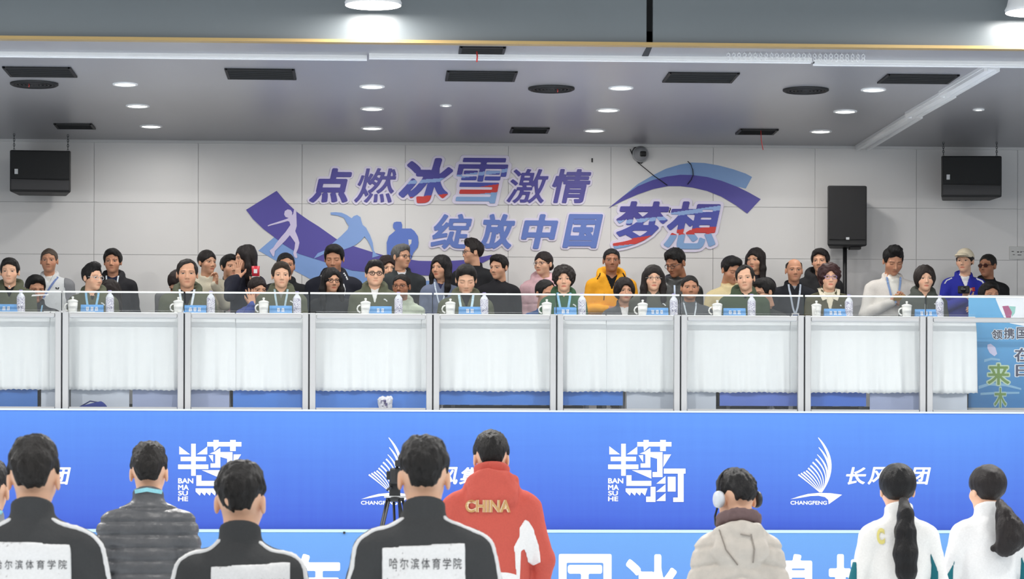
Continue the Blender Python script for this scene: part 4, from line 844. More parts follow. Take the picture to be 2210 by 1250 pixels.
sit('B12', 1076, 549, 'man in black sweatshirt with small grey badge looking left', 593, yaw=-36, pitch=6, dy=-0.25, hair='short', hc=(24, 22, 22), tone='B', jc=(36, 36, 40), collar='none', w=.19, strips=[('emblem', [(.085, -.12), (.085, -.137)], .018, (120, 122, 126))])
sit('B13', 1172, 542, 'woman in pink padded coat and glasses with hair tied back', 585, yaw=-36, fem=True, dy=0.1, hair='pulled', hc=(42, 32, 31), tone='A', jc=(226, 186, 192), jt='puffer', quilt=.11, collar='hood', glasses=((150, 130, 126), .002), w=.195, vneck=(-.02, .05, (230, 222, 216)))
sit('B14', 1320, 535, 'man in bright yellow-orange hooded jacket over black top', 587, dy=0, hair='crew', hc=(24, 22, 22), tone='D', jc=(238, 168, 44), collar='bighood', vneck=(-.17, .085, (26, 26, 28)), w=.23, arms=[((-.25, .0, -.36), (-.06, -.2, -.37)), ((.25, .0, -.36), (.05, -.2, -.39))], strips=[('dark_trim', [(-.115, .02), (-.125, -.01), (-.15, -.05)], .012, (40, 34, 30)), ('dark_trim', [(.115, .02), (.13, -.01), (.155, -.05)], .014, (40, 34, 30)), ('pocket_zip', [(-.08, -.2), (-.085, -.27)], .008, (70, 50, 30))])
sit('B15', 1458, 538, 'man in glasses and black leather-look jacket bending his head left', None, yaw=-44, pitch=22, s=.97, dy=0.1, shut=True, hair='fade', hc=(24, 23, 23), tone='D', jc=(48, 50, 50), jt='coat', wrinkle=.006, collar='fold', glasses=((70, 70, 74), .0024), w=.225, jm=mat('leather_black', (46, 48, 48), .4, bump=.3, scale=40, var=.1), strips=[('bag_strap', [(-.015, -.06), (-.015, -.3)], .016, (206, 220, 240))])
sit('B16', 1579, 553, 'man in pale yellow jacket looking down behind the green-jacket guest', None, yaw=26, pitch=20, s=.95, dy=-0.2, shut=True, hair='short', hc=(24, 22, 22), tone='C', jc=(226, 210, 164), collar='fold', w=.205)
sit('B17', 1630, 535, 'young woman with long straight dark hair in black looking left', 580, yaw=-32, fem=True, dy=0.38, hair='long', hc=(32, 25, 25), tone='B', jc=(38, 37, 44), collar='none', w=.19)
sit('B18', 1714, 556, 'balding sun-browned man in black jacket with white lanyard', 600, dy=-0.2, hair='balding', hc=(40, 36, 34), tone='C', jc=(36, 38, 44), collar='fold', vneck=(-.06, .06, (156, 158, 164)), lanyard=((196, 206, 220), .018, .3), badge=(90, 110, 160), w=.21)
sit('B19', 1770, 537, 'man in black hooded coat with brown lining by the speaker stand', 582, yaw=-20, dy=0.35, hair='short', fluff=.006, hc=(34, 29, 28), tone='B', jc=(44, 44, 46), collar='bighood', vneck=(-.15, .06, (84, 58, 54)), w=.22)
sit('B20', 1928, 530, 'young man in white jacket looking down at a gold phone', None, pitch=24, yaw=6, s=.99, dy=-0.1, shut=True, hair='quiff', hc=(22, 21, 21), tone='C', jc=(226, 222, 216), w=.215, collar='fold', vneck=(-.25, .09, (238, 238, 230), 't_shirt'), lanyard=((140, 166, 210), .018, .26), arms=[((-.25, -.02, -.34), (-.045, -.2, -.235)), ((.25, -.02, -.34), (.075, -.2, -.25))], hands=('grip', 'grip'), hand_dir={0: (.75, -.35, .5), 1: (-.75, -.35, .4)}, palm={0: (.3, .6, .7), 1: (-.3, .6, .7)})
sit('B21', 2082, 536, 'woman in cream cap and royal blue jacket holding a dark camera', 578, yaw=-28, fem=True, dy=-0.2, hair='tail', hc=(30, 24, 26), tone='A', jc=(46, 52, 160), w=.2, collar='fold', vneck=(-.15, .075, (240, 240, 240)), arms=[((-.22, -.04, -.34), (-.035, -.22, -.27)), ((.24, -.0, -.36), (.10, -.16, -.36))], hands=('grip', 'relaxed'), hand_dir={0: (.1, -.35, .9)}, palm={0: (.5, .8, 0)},
    strips=[('white_stripe', [(-.13, -.03), (-.185, -.055), (-.21, -.09)], .012, (236, 238, 242)), ('white_stripe', [(.12, -.035), (.18, -.06), (.205, -.1)], .016, (236, 238, 242)), ('emblem', [(.075, -.13), (.078, -.17)], .036, (176, 52, 56)), ('sleeve_band', [(.1, -.255), (.2, -.255)], .012, (236, 238, 242)), ('sleeve_band', [(.1, -.285), (.2, -.285)], .012, (236, 238, 242))])
sit('B22', 2131, 547, 'dark-skinned man in sunglasses and black jacket, far right by the wall', 592, yaw=-42, dy=0.35, hair='crew', hc=(34, 31, 30), tone='D', jc=(36, 36, 38), glasses=((40, 24, 22), .003), lens=(70, 34, 28), w=.21, collar='fold')

# things some of them hold or wear
def in_fig(P, p): return P['root'].matrix_basis @ Vector(p)
bpy.context.view_layer.update()
P = PPL['B21']; R_ = P['R']
g = Vol((-.12, -.21, -.02), (.12, .14, .16), .004)
d = sm(sm(g.ell((0, .016, .036), (.094, .113, .1)), .034+.06*(g.Y)*0-g.Z+.0, .006), -(g.ell((0, .016, .03), (.084, .104, .088))), .004)
d = su(d, sm(g.ell((0, -.115, .046), (.07, .085, .03)), -g.ell((0, -.115, .030), (.072, .09, .032)), .004), .006)
v, f = nets(g, d); link('cap', rawmesh('cap', xf(v, R_, P['hcen'], P['S']), f), cloth_m((226, 214, 188)), P['root'])
def grip(P, W, off): return in_fig(P, np.array(W)*P['S']+P['N']+np.array(off))
def place_thing(name, loc, label, cat, rot=(0, 0, 0)):
    t = empty(name, loc, label, cat); t.rotation_euler = rot; return t
t = place_thing('camcorder', grip(PPL['B21'], PPL['B21']['arms'][0][1], (-.03, -.085, .085)), 'small dark camera held up by the woman in the cream cap', 'camera', (0, 0, -.3))
MB().box((0, 0, 0), (.1, .06, .065)).obj('body', BLACK, t, bevel=.008); MB().lathe([(.026, 0), (.026, .03), (.02, .034)], n=18).obj('lens', mat('lens_glass', (22, 20, 26), .1), t).rotation_euler = (math.pi/2, 0, 0)
t = place_thing('phone', grip(PPL['B20'], (.015, -.25, -.2), (0, -.01, 0)), 'gold phone held in both hands by the young man in white', 'phone', (-.9, 0, 0))
MB().box((0, 0, 0), (.105, .058, .009)).obj('case', mat('gold_case', (186, 150, 72), .35, .3), t, bevel=.003); MB().box((0, 0, .0055), (.097, .051, .002)).obj('screen', mat('phone_screen', (30, 32, 38), .1), t)
P = PPL['B5']; q = grip(P, P['arms'][1][1], (.0, -.0, .10))
pc = at(549, 588, YR['B']-.52); t = place_thing('paper_cup', (pc.x+.012, pc.y-.03, pc.z-.05), 'red and white paper cup held beside the whispering woman', 'cup')
MB().lathe([(.03, 0), (.036, .1), (.034, .1), (.029, .005)], n=22).obj('cup_wall', mat('red_cup', (214, 54, 70), .4, var=.1, scale=60), t); MB().lathe([(.0355, .0), (.0365, .012)], n=22, caps=False).obj('white_base', WHITE, t)
MB().box((0, -.036, .055), (.03, .003, .035)).obj('printed_mark', WHITE, t)
# ------------------------------------------------------------------ people standing on the ice, seen from behind
def fg(key, u, vt, Y, label, **k):
    top = at(u, vt, Y); s = k.setdefault('s', 1.); ht = k.pop('ht', .148 if k['hair'] in ('tousled', 'fade') else .138); k.setdefault('collar_r', .06)
    w = k.get('w', .2); k.setdefault('arms', [((-w-.045, .02, -.36), (-w-.03, -.07, -.62)), ((w+.045, .02, -.36), (w+.03, -.07, -.62))])
    P = dict(head=(top.x, Y, top.z-ht*s), floor=0., label=label, seed=hash_(key), turn=180., fine=True, back=True, nape=k.pop('nape', .032), strip_back=True, zlo=-.72, **k)
    P.setdefault('neck', (0, .035, -.132)); P['u0'] = u; P['Yd'] = Y; PPL[key] = P; return P
def fxy(P, u, v):
    a = at(u, v, P['Yd']-.13); s = P['s']; return (-(a.x-P['head'][0])/s-P['neck'][0], (a.z-P['head'][2])/s-P['neck'][2])
def piping(P, w, sd, r=.012):
    def fn(g):
        J = P['Jtmp']; y = .05; pts = []
        for x in np.arange(.07, w+.03, .014):
            z = g.top(J, sd*x, y)
            if z is not None and -.14 < z < .012: pts.append((sd*x, y, z))
        zl = pts[-1][2]
        for z in np.arange(zl-.02, -.6, -.04):
            x = g.side(J, sd, y, z)
            if x is not None: pts.append((x, y, z))
        return g.chain(pts, [r]*len(pts), .003)
    return fn
def run(P):
    P['Jtmp'] = jacket_vol(P, P.get('h', .007))[1]; person(P)
def back_text(P, body, x0, z0, x1, z1, m, fat=.02, name='lettering', off=.0055):
    g, J, s, N = P['g'], P['J'], P['s'], P['N']; bm = text_bm(body, fat, 0)
    xs = [v.co.x for v in bm.verts]; ys = [v.co.y for v in bm.verts]; a, b, c, d = min(xs), max(xs), min(ys), max(ys)
    for v in bm.verts:
        x = x0+(v.co.x-a)/(b-a)*(x1-x0); z = z0+(v.co.y-c)/(d-c)*(z1-z0); y = g.surf(J, x, z, True) or .15
        v.co = Vector((x, y+off, z))*s+Vector(N)
    return bm_obj(bm, name, m, P['root'])
TR = (66, 67, 68); WB = (236, 236, 236)
def bib(P, px):
    Q = [fxy(P, *p) for p in px]; return ('number_bib', lambda g: np.maximum(np.maximum(g.poly(Q), -g.Y), -(P['Jtmp']+.004)), WB, .006)
INK = mat('ink_print', (70, 70, 74), .7, var=.02, scale=10)
# G1: far left track-suit man
P = fg('G1', 74, 936, 9.2, 'man from behind in black track top with white bib, far left foreground', hair='tousled', hc=(40, 36, 34), tone='A', jc=TR, w=.2, collar='stand')
P['over'] = [*[('shoulder_piping', piping(P, P['w'], q), (228, 228, 228), .005) for q in (-1, 1)], bib(P, [(-20, 1167), (60, 1169), (153, 1176), (157, 1330), (-20, 1330)])]; run(P)
for i, ch in enumerate('哈尔滨体育学院'):
    a, b = fxy(P, 147-158+i*23+2, 1228), fxy(P, 147-158+i*23+19, 1208); back_text(P, ch, a[0], a[1], b[0], b[1], INK, .0, off=.0095)
P = fg('G3', 520, 990, 9.7, 'man from behind in black track top, bent-eared, below the left logo', hair='fade', hc=(34, 31, 30), tone='A', jc=TR, w=.185, s=1.03, yaw=-8, collar='stand')
P['label'] = 'man from behind in black track top, standing before the left white logo'
P['over'] = [*[('shoulder_piping', piping(P, P['w'], q), (228, 228, 228), .005) for q in (-1, 1)], bib(P, [(456, 1222), (520, 1219), (626, 1213), (626, 1360), (456, 1360)])]; run(P)
for i, ch in enumerate('哈尔滨体育学院'):
    a, b = fxy(P, 470+i*22, 1270), fxy(P, 470+i*22+17, 1249); back_text(P, ch, a[0], a[1], b[0], b[1], INK, .0, off=.0095)
P = fg('G4', 915, 936, 9.2, 'man from behind in black track top with white bib, centre foreground', hair='fade', hc=(34, 31, 30), tone='A', jc=TR, w=.195, collar='stand')
P['over'] = [*[('shoulder_piping', piping(P, P['w'], q), (228, 228, 228), .005) for q in (-1, 1)], bib(P, [(824, 1182), (900, 1176), (1004, 1171), (1006, 1330), (826, 1330)])]; run(P)
for i, ch in enumerate('哈尔滨体育学院'):
    a, b = fxy(P, 840+i*23, 1228), fxy(P, 840+i*23+18, 1204); back_text(P, ch, a[0], a[1], b[0], b[1], INK, .0, off=.0095)
# G2: dark puffer
P = fg('G2', 322, 951, 12.4, 'person from behind in dark grey quilted down jacket with turquoise lanyard', hair='tousled', hc=(38, 34, 32), tone='A', jc=(84, 85, 88), jt='puffer', quilt=.058, w=.178, collar='stand', s=.98,
       strips=[('lanyard', [(-.075, .045), (0, .058), (.075, .045)], .018, (150, 214, 226))])
P['jm'] = mat('down_shell', (84, 85, 88), .42, bump=.35, scale=28, var=.08); P['over'] = []; run(P)
# G9: partly cut at the left edge
P = fg('G9', -26, 985, 11.2, 'person in grey jacket behind the far left man, cut by the picture edge', hair='short', hc=(30, 27, 26), tone='A', jc=(140, 142, 144), w=.2, collar='stand', strips=[('lanyard', [(-.085, .03), (-.06, .045), (.06, .045), (.085, .03)], .02, (160, 216, 226))]); P['over'] = []; run(P)
# G5: red national team coat
P = fg('G5', 1060, 928, 13.5, 'man from behind in red hooded team coat lettered CHINA', hair='short', fluff=.004, hc=(32, 29, 28), tone='A', jc=(200, 92, 80), w=.205, collar='bighood', s=1.0, fat=1.06, arm_r=.062, hood_B=1.08, hood_dz=-.015)
REDC = (200, 92, 80)
sw = [[(1133, 1121), (1142, 1126), (1152, 1142), (1164, 1180), (1168, 1214), (1152, 1222), (1140, 1214), (1132, 1185), (1124, 1190), (1121, 1255), (1114, 1255), (1108, 1180), (1120, 1158), (1120, 1140)]]
Q5 = [fxy(P, *p) for p in sw[0]]; Q5b = [fxy(P, *p) for p in ((1040, 1230), (1100, 1236), (1120, 1242), (1120, 1330), (1010, 1330), (1000, 1222))]
P['over'] = [('white_panel', lambda g: np.maximum(g.poly(Q5), -g.Y), (238, 238, 238), .005), ('white_hem', lambda g: np.maximum(g.poly(Q5b), -g.Y), (238, 238, 238), .005)]; run(P)
a, b = fxy(P, 1004, 1106), fxy(P, 1101, 1079)
GOLD = mat('gold_print', (206, 160, 100), .5, var=.03, scale=30); back_text(P, 'CHINA', a[0], a[1], b[0], b[1], paint((240, 214, 176)), .055, 'lettering_outline', .006); back_text(P, 'CHINA', a[0], a[1], b[0], b[1], GOLD, .012, 'lettering', .0085)
# high neck guard behind the head
g = Vol((-.1, -.1, -.06), (.1, .13, .12), .006); d = np.maximum(g.ring((0, .02, .035), .074, .013, .3, 1.02, .045), -(g.Y+.03)); v, f = nets(g, d+.002*g.noise(40, 3)); link('collar', rawmesh('collar', np.asarray(v)*P['s']+P['N'], f), cloth_m(REDC), P['root'])
# G6: beige hooded down jacket with a headset
P = fg('G6', 1590, 1010, 12.4, 'person from behind in beige hooded down jacket wearing a headset', hair='tousled', fluff=.004, hc=(34, 32, 33), tone='A', jc=(196, 188, 178), jt='puffer', quilt=.085, chev=.8, w=.165, collar='bighood', s=.98, yaw=22, pitch=20, roll=0, fat=1.0, arm_r=.058, hood_B=1.1, hood_dz=-.055)
P['jm'] = mat('down_shell', (196, 188, 178), .55, bump=.4, scale=24, var=.06)
P['over'] = []
P['strips'] = [('hood_seam', [(-.04, -.02), (-.055, -.09), (-.05, -.15)], .006, (150, 142, 134)), ('hood_seam', [(.1, -.0), (.075, -.09), (.02, -.16)], .006, (140, 132, 124)), ('hood_seam', [(-.04, -.03), (.01, -.02)], .006, (150, 142, 134))]
run(P)
g = Vol((-.14, -.12, -.06), (.14, .16, .12), .006); d = g.ring((0, .035, .038), .082, .022, .35, 1.0, .008)+.005*g.noise(55, 4)+.002*g.noise(120, 2); v, f = nets(g, d); link('hood_lining', rawmesh('hood_lining', np.asarray(v)*P['s']+P['N'], f), cloth_m((112, 92, 92)), P['root'])
T = lambda p: hface(P, p)
hs = empty('headset', (0, 0, 0)); hs.parent = P['root']
ringp = [T((.1*math.cos(a), .02, .035+.112*math.sin(a))) for a in np.linspace(-.3, math.pi+.3, 20)]; MB().tube(ringp, .006, 8).obj('headband', BLACK, hs)
for sd in (-1, 1): MB().lathe([(.012, -.014), (.036, -.012), (.04, 0), (.036, .012), (.012, .016)], n=20).obj('ear_cup', [mat('ear_cup', (210, 214, 220) if sd > 0 else (38, 38, 42), .4)], hs, T((sd*.098, .01, .0))).rotation_euler = (0, math.pi/2, math.radians(22))
MB().tube([T((.1, 0, -.02)), T((.098, -.05, -.06)), T((.07, -.105, -.08)), T((.05, -.12, -.082))], [.005, .005, .006, .012], 8).obj('microphone_boom', BLACK, hs)
# G7, G8: two women in white jackets
def teal(P, polys): return [('teal_panel', (lambda q: lambda g: np.maximum(g.poly([fxy(P, *p) for p in q]), -g.Y-.05))(q), (36, 110, 122), .005) for q in polys]
def ponytail(P, pts, rs, wav, seed):
    lo = np.min(pts, 0)-.1; hi = np.max(pts, 0)+.1; g = Vol(lo, hi, .0045); d = g.chain(pts, rs, .02); d = d+wav*g.noise(85, seed, (1, 1, .12))+.4*wav*g.noise(190, seed+1, (1, 1, .1))
    v, f = nets(g, d); link('ponytail', rawmesh('ponytail', np.asarray(v)*P['s']+P['N'], f), hair_m(P['hc']), P['root'])
    a, b = np.array(pts[0]), np.array(pts[1]); q = a+(b-a)*.12; MB().lathe([(.018, -.012), (.023, 0), (.018, .012)], n=14).obj('hair_tie', mat('elastic', (70, 66, 70), .7), P['root'], Vector(q*P['s']+P['N']))
P = fg('G7', 1936, 997, 13.3, 'woman from behind in white jacket with long straight black ponytail', hair='tail', fem=True, hc=(24, 23, 25), tone='A', jc=(240, 239, 236), w=.165, collar='stand', s=.97, arm_r=.055)
P['over'] = teal(P, [[(1853, 1210), (1846, 1216), (1838, 1240), (1836, 1300), (1852, 1300)], [(2008, 1186), (2014, 1202), (2024, 1226), (2028, 1238), (2028, 1300), (2012, 1300), (2012, 1220)]]); run(P)
for (q, zz) in (((1892, 1175), (1908, 1140)), ((1958, 1173), (1972, 1135))):
    a, b = fxy(P, *q), fxy(P, *zz); back_text(P, 'C' if q[0] < 1900 else 'A', a[0], a[1], b[0], b[1], paint((232, 220, 130)), .06, off=.006)
ponytail(P, [(0, .14, .07), (0, .185, .01), (.002, .2, -.07), (.004, .21, -.18), (.0, .21, -.27), (-.006, .205, -.335)], [.024, .038, .05, .058, .05, .02], .004, 3)
P = fg('G8', 2128, 1000, 13.8, 'woman from behind in white jacket, wavy ponytail swung to the right', hair='tail', fem=True, hc=(40, 34, 34), tone='A', jc=(236, 236, 236), w=.165, collar='stand', s=.97, yaw=22, arm_r=.055)
P['over'] = teal(P, [[(2066, 1198), (2058, 1222), (2044, 1246), (2040, 1300), (2058, 1300), (2060, 1230)], [(2205, 1195), (2212, 1215), (2230, 1240), (2230, 1300), (2208, 1300)]]); run(P)
ponytail(P, [(-.035, .135, .06), (-.05, .18, .0), (-.07, .2, -.06), (-.072, .21, -.115), (-.045, .205, -.155), (.01, .195, -.165)], [.024, .046, .066, .07, .05, .016], .006, 7)

# video camera on a tripod in front of the banner
p = at(850, 1045, 17.6); t = empty('video_camera', (p.x, 17.6, 0), 'black video camera on a tripod half hidden by the centre track-suit man', 'camera'); K = 17.6/6000
z = lambda v: EYE.z+(1050-v)*K; X = lambda u: at(u, 1045, 17.6).x-p.x
MB().box((X(856), .0, z(1028)), (.085, .26, .10)).obj('body', BLACK, t, bevel=.01); MB().box((X(840), -.02, z(1027)), (.035, .09, .055)).obj('monitor', BLACK, t, bevel=.004)
MB().lathe([(.035, 0), (.042, .02), (.042, .12), (.05, .16)], n=20).obj('lens', BLACK, t, (X(856), .13, z(1028))).rotation_euler = (-math.pi/2, 0, 0)
MB().tube([(X(857), -.08, z(1012)), (X(857), -.06, z(1003)), (X(857), .08, z(1003)), (X(857), .1, z(1012))], .009, 8).obj('top_handle', BLACK, t)
MB().box((X(858), -.12, z(1001)), (.035, .09, .04)).obj('viewfinder', BLACK, t, bevel=.006)
MB().box((X(852), 0, z(1058)), (.07, .09, .13)).obj('fluid_head', BLACK, t, bevel=.01); MB().tube([(X(846), -.03, z(1052)), (X(838), -.2, z(1056)), (X(836), -.26, z(1058))], .008, 8).obj('pan_handle', BLACK, t)
MB().lathe([(.03, z(1084)), (.055, z(1080)), (.058, z(1074)), (.03, z(1070))], (X(853), 0, 0), n=18).obj('bowl', BLACK, t)
MB().box((X(853), 0, z(1073)), (.14, .1, .012)).obj('spreader_plate', ALU, t)
for a in (200, 320, 80):
    r = math.radians(a); dx, dy = math.cos(r), math.sin(r); m = MB()
    for o in (-.018, .018): m.tube([(X(853)+dx*.045-dy*o, dy*.045+dx*o, z(1076)), (X(853)+dx*.27-dy*o, dy*.27+dx*o, .55)], .0085, 8)
    m.tube([(X(853)+dx*.24, dy*.24, .62), (X(853)+dx*.42, dy*.42, .0)], .011, 8); m.obj('leg', BLACK, t)
# ------------------------------------------------------------------ things on the tables
SEAT = ['the man at the far left end', 'the man looking right in thin glasses', 'the man with swept-back hair', 'the man with neat short brown hair', 'the man in thick black glasses', 'the man looking down', 'the elderly woman with wavy hair', 'the long-haired woman in glasses', 'the man in green padded jacket', 'the woman with reddish curls', 'the woman with the full dark bob']
YT = 22.34; ZTT = ZT+.005
mug0 = plate0 = bot0 = None
def mug():
    t = empty('lidded_mug', (0, 0, 0)); MB().lathe([(.030, 0), (.034, .004), (.037, .05), (.040, .092), (.037, .092), (.033, .01)], n=26).obj('cup', PORC, t)
    m = MB().tube([(-.036+0*a, 0, .075-0) if False else (-.037-.030*math.sin(a), 0, .049+.029*math.cos(a)) for a in np.linspace(.15, math.pi-.15, 12)], .0062, 8); m.obj('handle', PORC, t)
    MB().lathe([(.042, .092), (.043, .096), (.036, .104), (.016, .111), (.007, .113), (.007, .119), (.011, .124), (.009, .132), (.002, .134)], n=26).obj('lid', PORC, t); return t
def nameplate():
    t = empty('name_plate', (0, 0, 0)); m = MB(); m.prism([(-.09, -.028, 0), (.09, -.028, 0), (.09, -.004, .068), (-.09, -.004, .068)], (0, .003, .001)); m.prism([(-.09, .03, 0), (.09, .03, 0), (.09, -.001, .068), (-.09, -.001, .068)], (0, -.003, .001)); m.box((0, .001, .002), (.18, .055, .003))
    bm_ = m.obj('folded_card', mat('blue_card', (104, 166, 226), .4, var=.22, scale=9), t); return t
def glyphs(t, n, seed):
    r = random.Random(seed); m = MB(); w = .030
    for i in range(n):
        cx = (i-(n-1)/2)*(w+.006)
        q = lambda x, z: Vector((cx+x, -.028+.024*(z/.068)-.0016, z))
        for zz in (.022, .034, .046): a = r.uniform(.008, .014); m.prism([q(-a, zz-.0028), q(a, zz-.0028), q(a, zz+.0028), q(-a, zz+.0028)], (0, -.0008, 0))
        for xx in (-.006, .006): m.prism([q(xx-.0025, .018), q(xx+.0025, .018), q(xx+.0025, .05), q(xx-.0025, .05)], (0, -.0012, 0))
    m.obj('printed_marks', PW, t)
def bottle():
    t = empty('water_bottle', (0, 0, 0)); MB().lathe([(.029, 0), (.032, .006), (.032, .06), (.030, .068), (.032, .076), (.032, .128), (.024, .146), (.0135, .156), (.0135, .166)], n=24).obj('body', mat('bottle_plastic', (226, 229, 236), .2, var=.03, scale=40), t)
    lab = mat('bottle_label', (208, 206, 218), .4, var=.0, scale=1)
    m = bpy.data.materials.new('patterned_label'); m.use_nodes = True; nt = m.node_tree; tc = nt.nodes.new('ShaderNodeTexCoord'); vo = nt.nodes.new('ShaderNodeTexVoronoi'); vo.inputs['Scale'].default_value = 95; vo.feature = 'DISTANCE_TO_EDGE'
    cr = nt.nodes.new('ShaderNodeValToRGB'); cr.color_ramp.elements[0].color = (*lin((96, 88, 140)), 1); cr.color_ramp.elements[1].color = (*lin((236, 236, 242)), 1); cr.color_ramp.elements[0].position = .03; cr.color_ramp.elements[1].position = .09
    nt.links.new(tc.outputs['Object'], vo.inputs['Vector']); nt.links.new(vo.outputs[0], cr.inputs[0]); nt.links.new(cr.outputs[0], nt.nodes['Principled BSDF'].inputs['Base Color']); nt.nodes['Principled BSDF'].inputs['Roughness'].default_value = .4
    MB().lathe([(.0328, .012), (.0328, .126)], n=24, caps=False).obj('label', m, t); MB().lathe([(.0155, .164), (.0155, .182), (.012, .184)], n=18).obj('cap', mat('violet_cap', (150, 140, 196), .35, bump=.1, scale=300), t); return t
def putg(o, u, lab, cat, group): p = at(u, 680, YT); o.location = (p.x, YT, ZTT); return tag(o, lab, cat, group)
MU = [None, 157, 385, 569, 789, 972, 1180, 1387, 1548, 1762, 1957]; PL = [14, 199, 421, 606, 821, 1014, 1220, 1418, 1585, 1802, 1998]; BO = [45, 237, 455, 641, 860, 1045, 1256, 1454, 1622, 1832, 2028]; NG = [2, 3, 3, 2, 2, 2, 2, 3, 3, 3, 3]
for i in range(11):
    if MU[i]:
        o = mug() if mug0 is None else copy_tree(mug0); mug0 = mug0 or o; putg(o, MU[i], f'white lidded porcelain mug before {SEAT[i]}', 'mug', 'lidded mugs on the tables'); o.rotation_euler[2] = 1.3 if i == 9 else random.Random(i).uniform(-.25, .35)
    o = nameplate() if plate0 is None else copy_tree(plate0)
    if plate0 is None: plate0 = o
    putg(o, PL[i], f'blue folded name card before {SEAT[i]}', 'name card', 'name cards on the tables')
    o = bottle() if bot0 is None else copy_tree(bot0); bot0 = bot0 or o; putg(o, BO[i], f'water bottle with patterned label before {SEAT[i]}', 'bottle', 'water bottles on the tables'); o.rotation_euler[2] = i*.9
for i, o in enumerate([o for o in list(COL.objects) if o.name.startswith('name_plate')]): glyphs(o, NG[i], i)
def sheet(u, v0, wpx, lab, Y=YT-.06, thick=.006, rz=0., name='notepad'):
    p = at(u, 680, Y); t = empty(name, (p.x, Y, ZTT), lab, 'notepad', None, rz); w = wpx*Y/6000
    MB().box((0, 0, thick/2), (w, .15, thick)).obj('pages', mat('white_paper', (244, 244, 242), .7, var=.01, scale=5), t); MB().box((0, .07, thick+.001), (w, .012, .003)).obj('binding', mat('grey_board', (190, 192, 196), .6), t)
sheet(112, 672, 30, 'white notepad on the table right of the far left bottle', Y=22.27); sheet(180, 676, 52, 'white notepad under the name card before the man looking right in thin glasses', Y=22.255, thick=.004)

# sheet of paper held up by the far left guest
p = at(86, 639, 22.55); t = empty('paper_sheet', p, 'white paper tray-like sheet held at rail height near the far left guest', 'paper', None, .1); t['label'] = 'white sheet of paper held at rail height beside the far left guest'
MB().prism([(-.065, -.04, -.006), (.07, -.04, .004), (.068, .06, .016), (-.06, .06, .010)], (0, 0, .004)).obj('page', mat('white_paper', (246, 246, 246), .7, var=.01, scale=5), t)
MB().tube([(.0, .03, .008), (.0, .09, -.08), (.0, .1, ZTT-p.z)], .004, 6).obj('stand', BLACK, t)

# grey chair back with printed characters behind the man with swept-back hair
p = at(398, 655, 23.25); t = empty('printed_chair', (p.x, 23.3, ZFL), 'dark grey chair back with printed marks behind the swept-back-haired man', 'chair'); K = 23.3/6000; zz = lambda v: EYE.z+(1050-v)*K-ZFL
wd = 128*K; g = Vol((-wd/2-.03, -.06, zz(685)-.05), (wd/2+.03, .08, zz(630)+.02), .01); d = g.box((0, .0, (zz(636)+zz(690))/2), (wd/2, .028, (zz(636)-zz(690))/2), .026)+.003*g.noise(30, 2); v, f = nets(g, d); link('backrest', rawmesh('backrest', v, f), cloth_m((104, 104, 104)), t)
m = MB(); r = random.Random(5)
for i in range(6):
    for q in range(4): m.box((-wd/2+.05+i*.032+r.uniform(-.008, .008), -.03, zz(652)+r.uniform(-.014, .014)), (r.choice((.018, .006)), .006, r.choice((.005, .018))))
m.box((-wd/2+.09, -.03, zz(661)), (.09, .006, .004)); m.box((wd/2-.06, -.03, zz(652)), (.06, .006, .03)); m.obj('printed_marks', mat('dark_ink', (52, 52, 54), .8), t)
MB().box((0, .03, .43), (wd*.8, .16, .05)).obj('seat', cloth_m((84, 84, 86)), t, bevel=.015)
for sx in (-1, 1):
    MB().tube([(sx*wd*.36, .04, 0), (sx*wd*.36, .04, .44), (sx*wd*.36, .02, zz(690)+.05)], .013, 8).obj('leg', ALU, t)
# small plastic bag on the floor
p = at(831, 872, 22.2); g = Vol((-.09, -.07, -.005), (.09, .07, .15), .0055); d = su(su(g.ell((0, 0, .05), (.056, .035, .055)), g.ell((-.03, 0, .1), (.03, .02, .022)), .03), g.ell((.03, 0, .105), (.03, .02, .022)), .03)+.008*g.noise(75, 4); v, f = nets(g, d)
t = empty('plastic_bag', (p.x, 22.10, ZFL), 'small crumpled white printed plastic bag on the floor under the tables', 'bag'); link('bag_body', rawmesh('bag_body', v, f), mat('crinkled_plastic', (232, 230, 236), .3, bump=.4, scale=50, var=.05), t)
m = MB(); r = random.Random(8)
for i in range(12): m.box((r.uniform(-.04, .04), -.036, r.uniform(.02, .09)), (r.choice((.02, .005)), .006, r.choice((.005, .022))))
m.obj('printed_marks', mat('bag_print', (90, 80, 130), .5), t)
# dark blue bag seen under the second table
p = at(200, 878, 22.26); g = Vol((-.14, -.06, -.02), (.14, .06, .12), .008); d = np.maximum(g.ell((0.02, 0, .0), (.12, .035, .09)), g.Z-.055-.25*g.X); v, f = nets(g, d); t = empty('shoulder_bag', (p.x, 22.075, ZFL), 'dark blue bag lying under the table right of the first post', 'bag'); link('bag_body', rawmesh('bag_body', v, f), cloth_m((40, 56, 140)), t); MB().tube([(-.08, 0, .03), (0, -.01, .075), (.09, 0, .06)], .006, 6).obj('strap', cloth_m((30, 40, 100)), t)

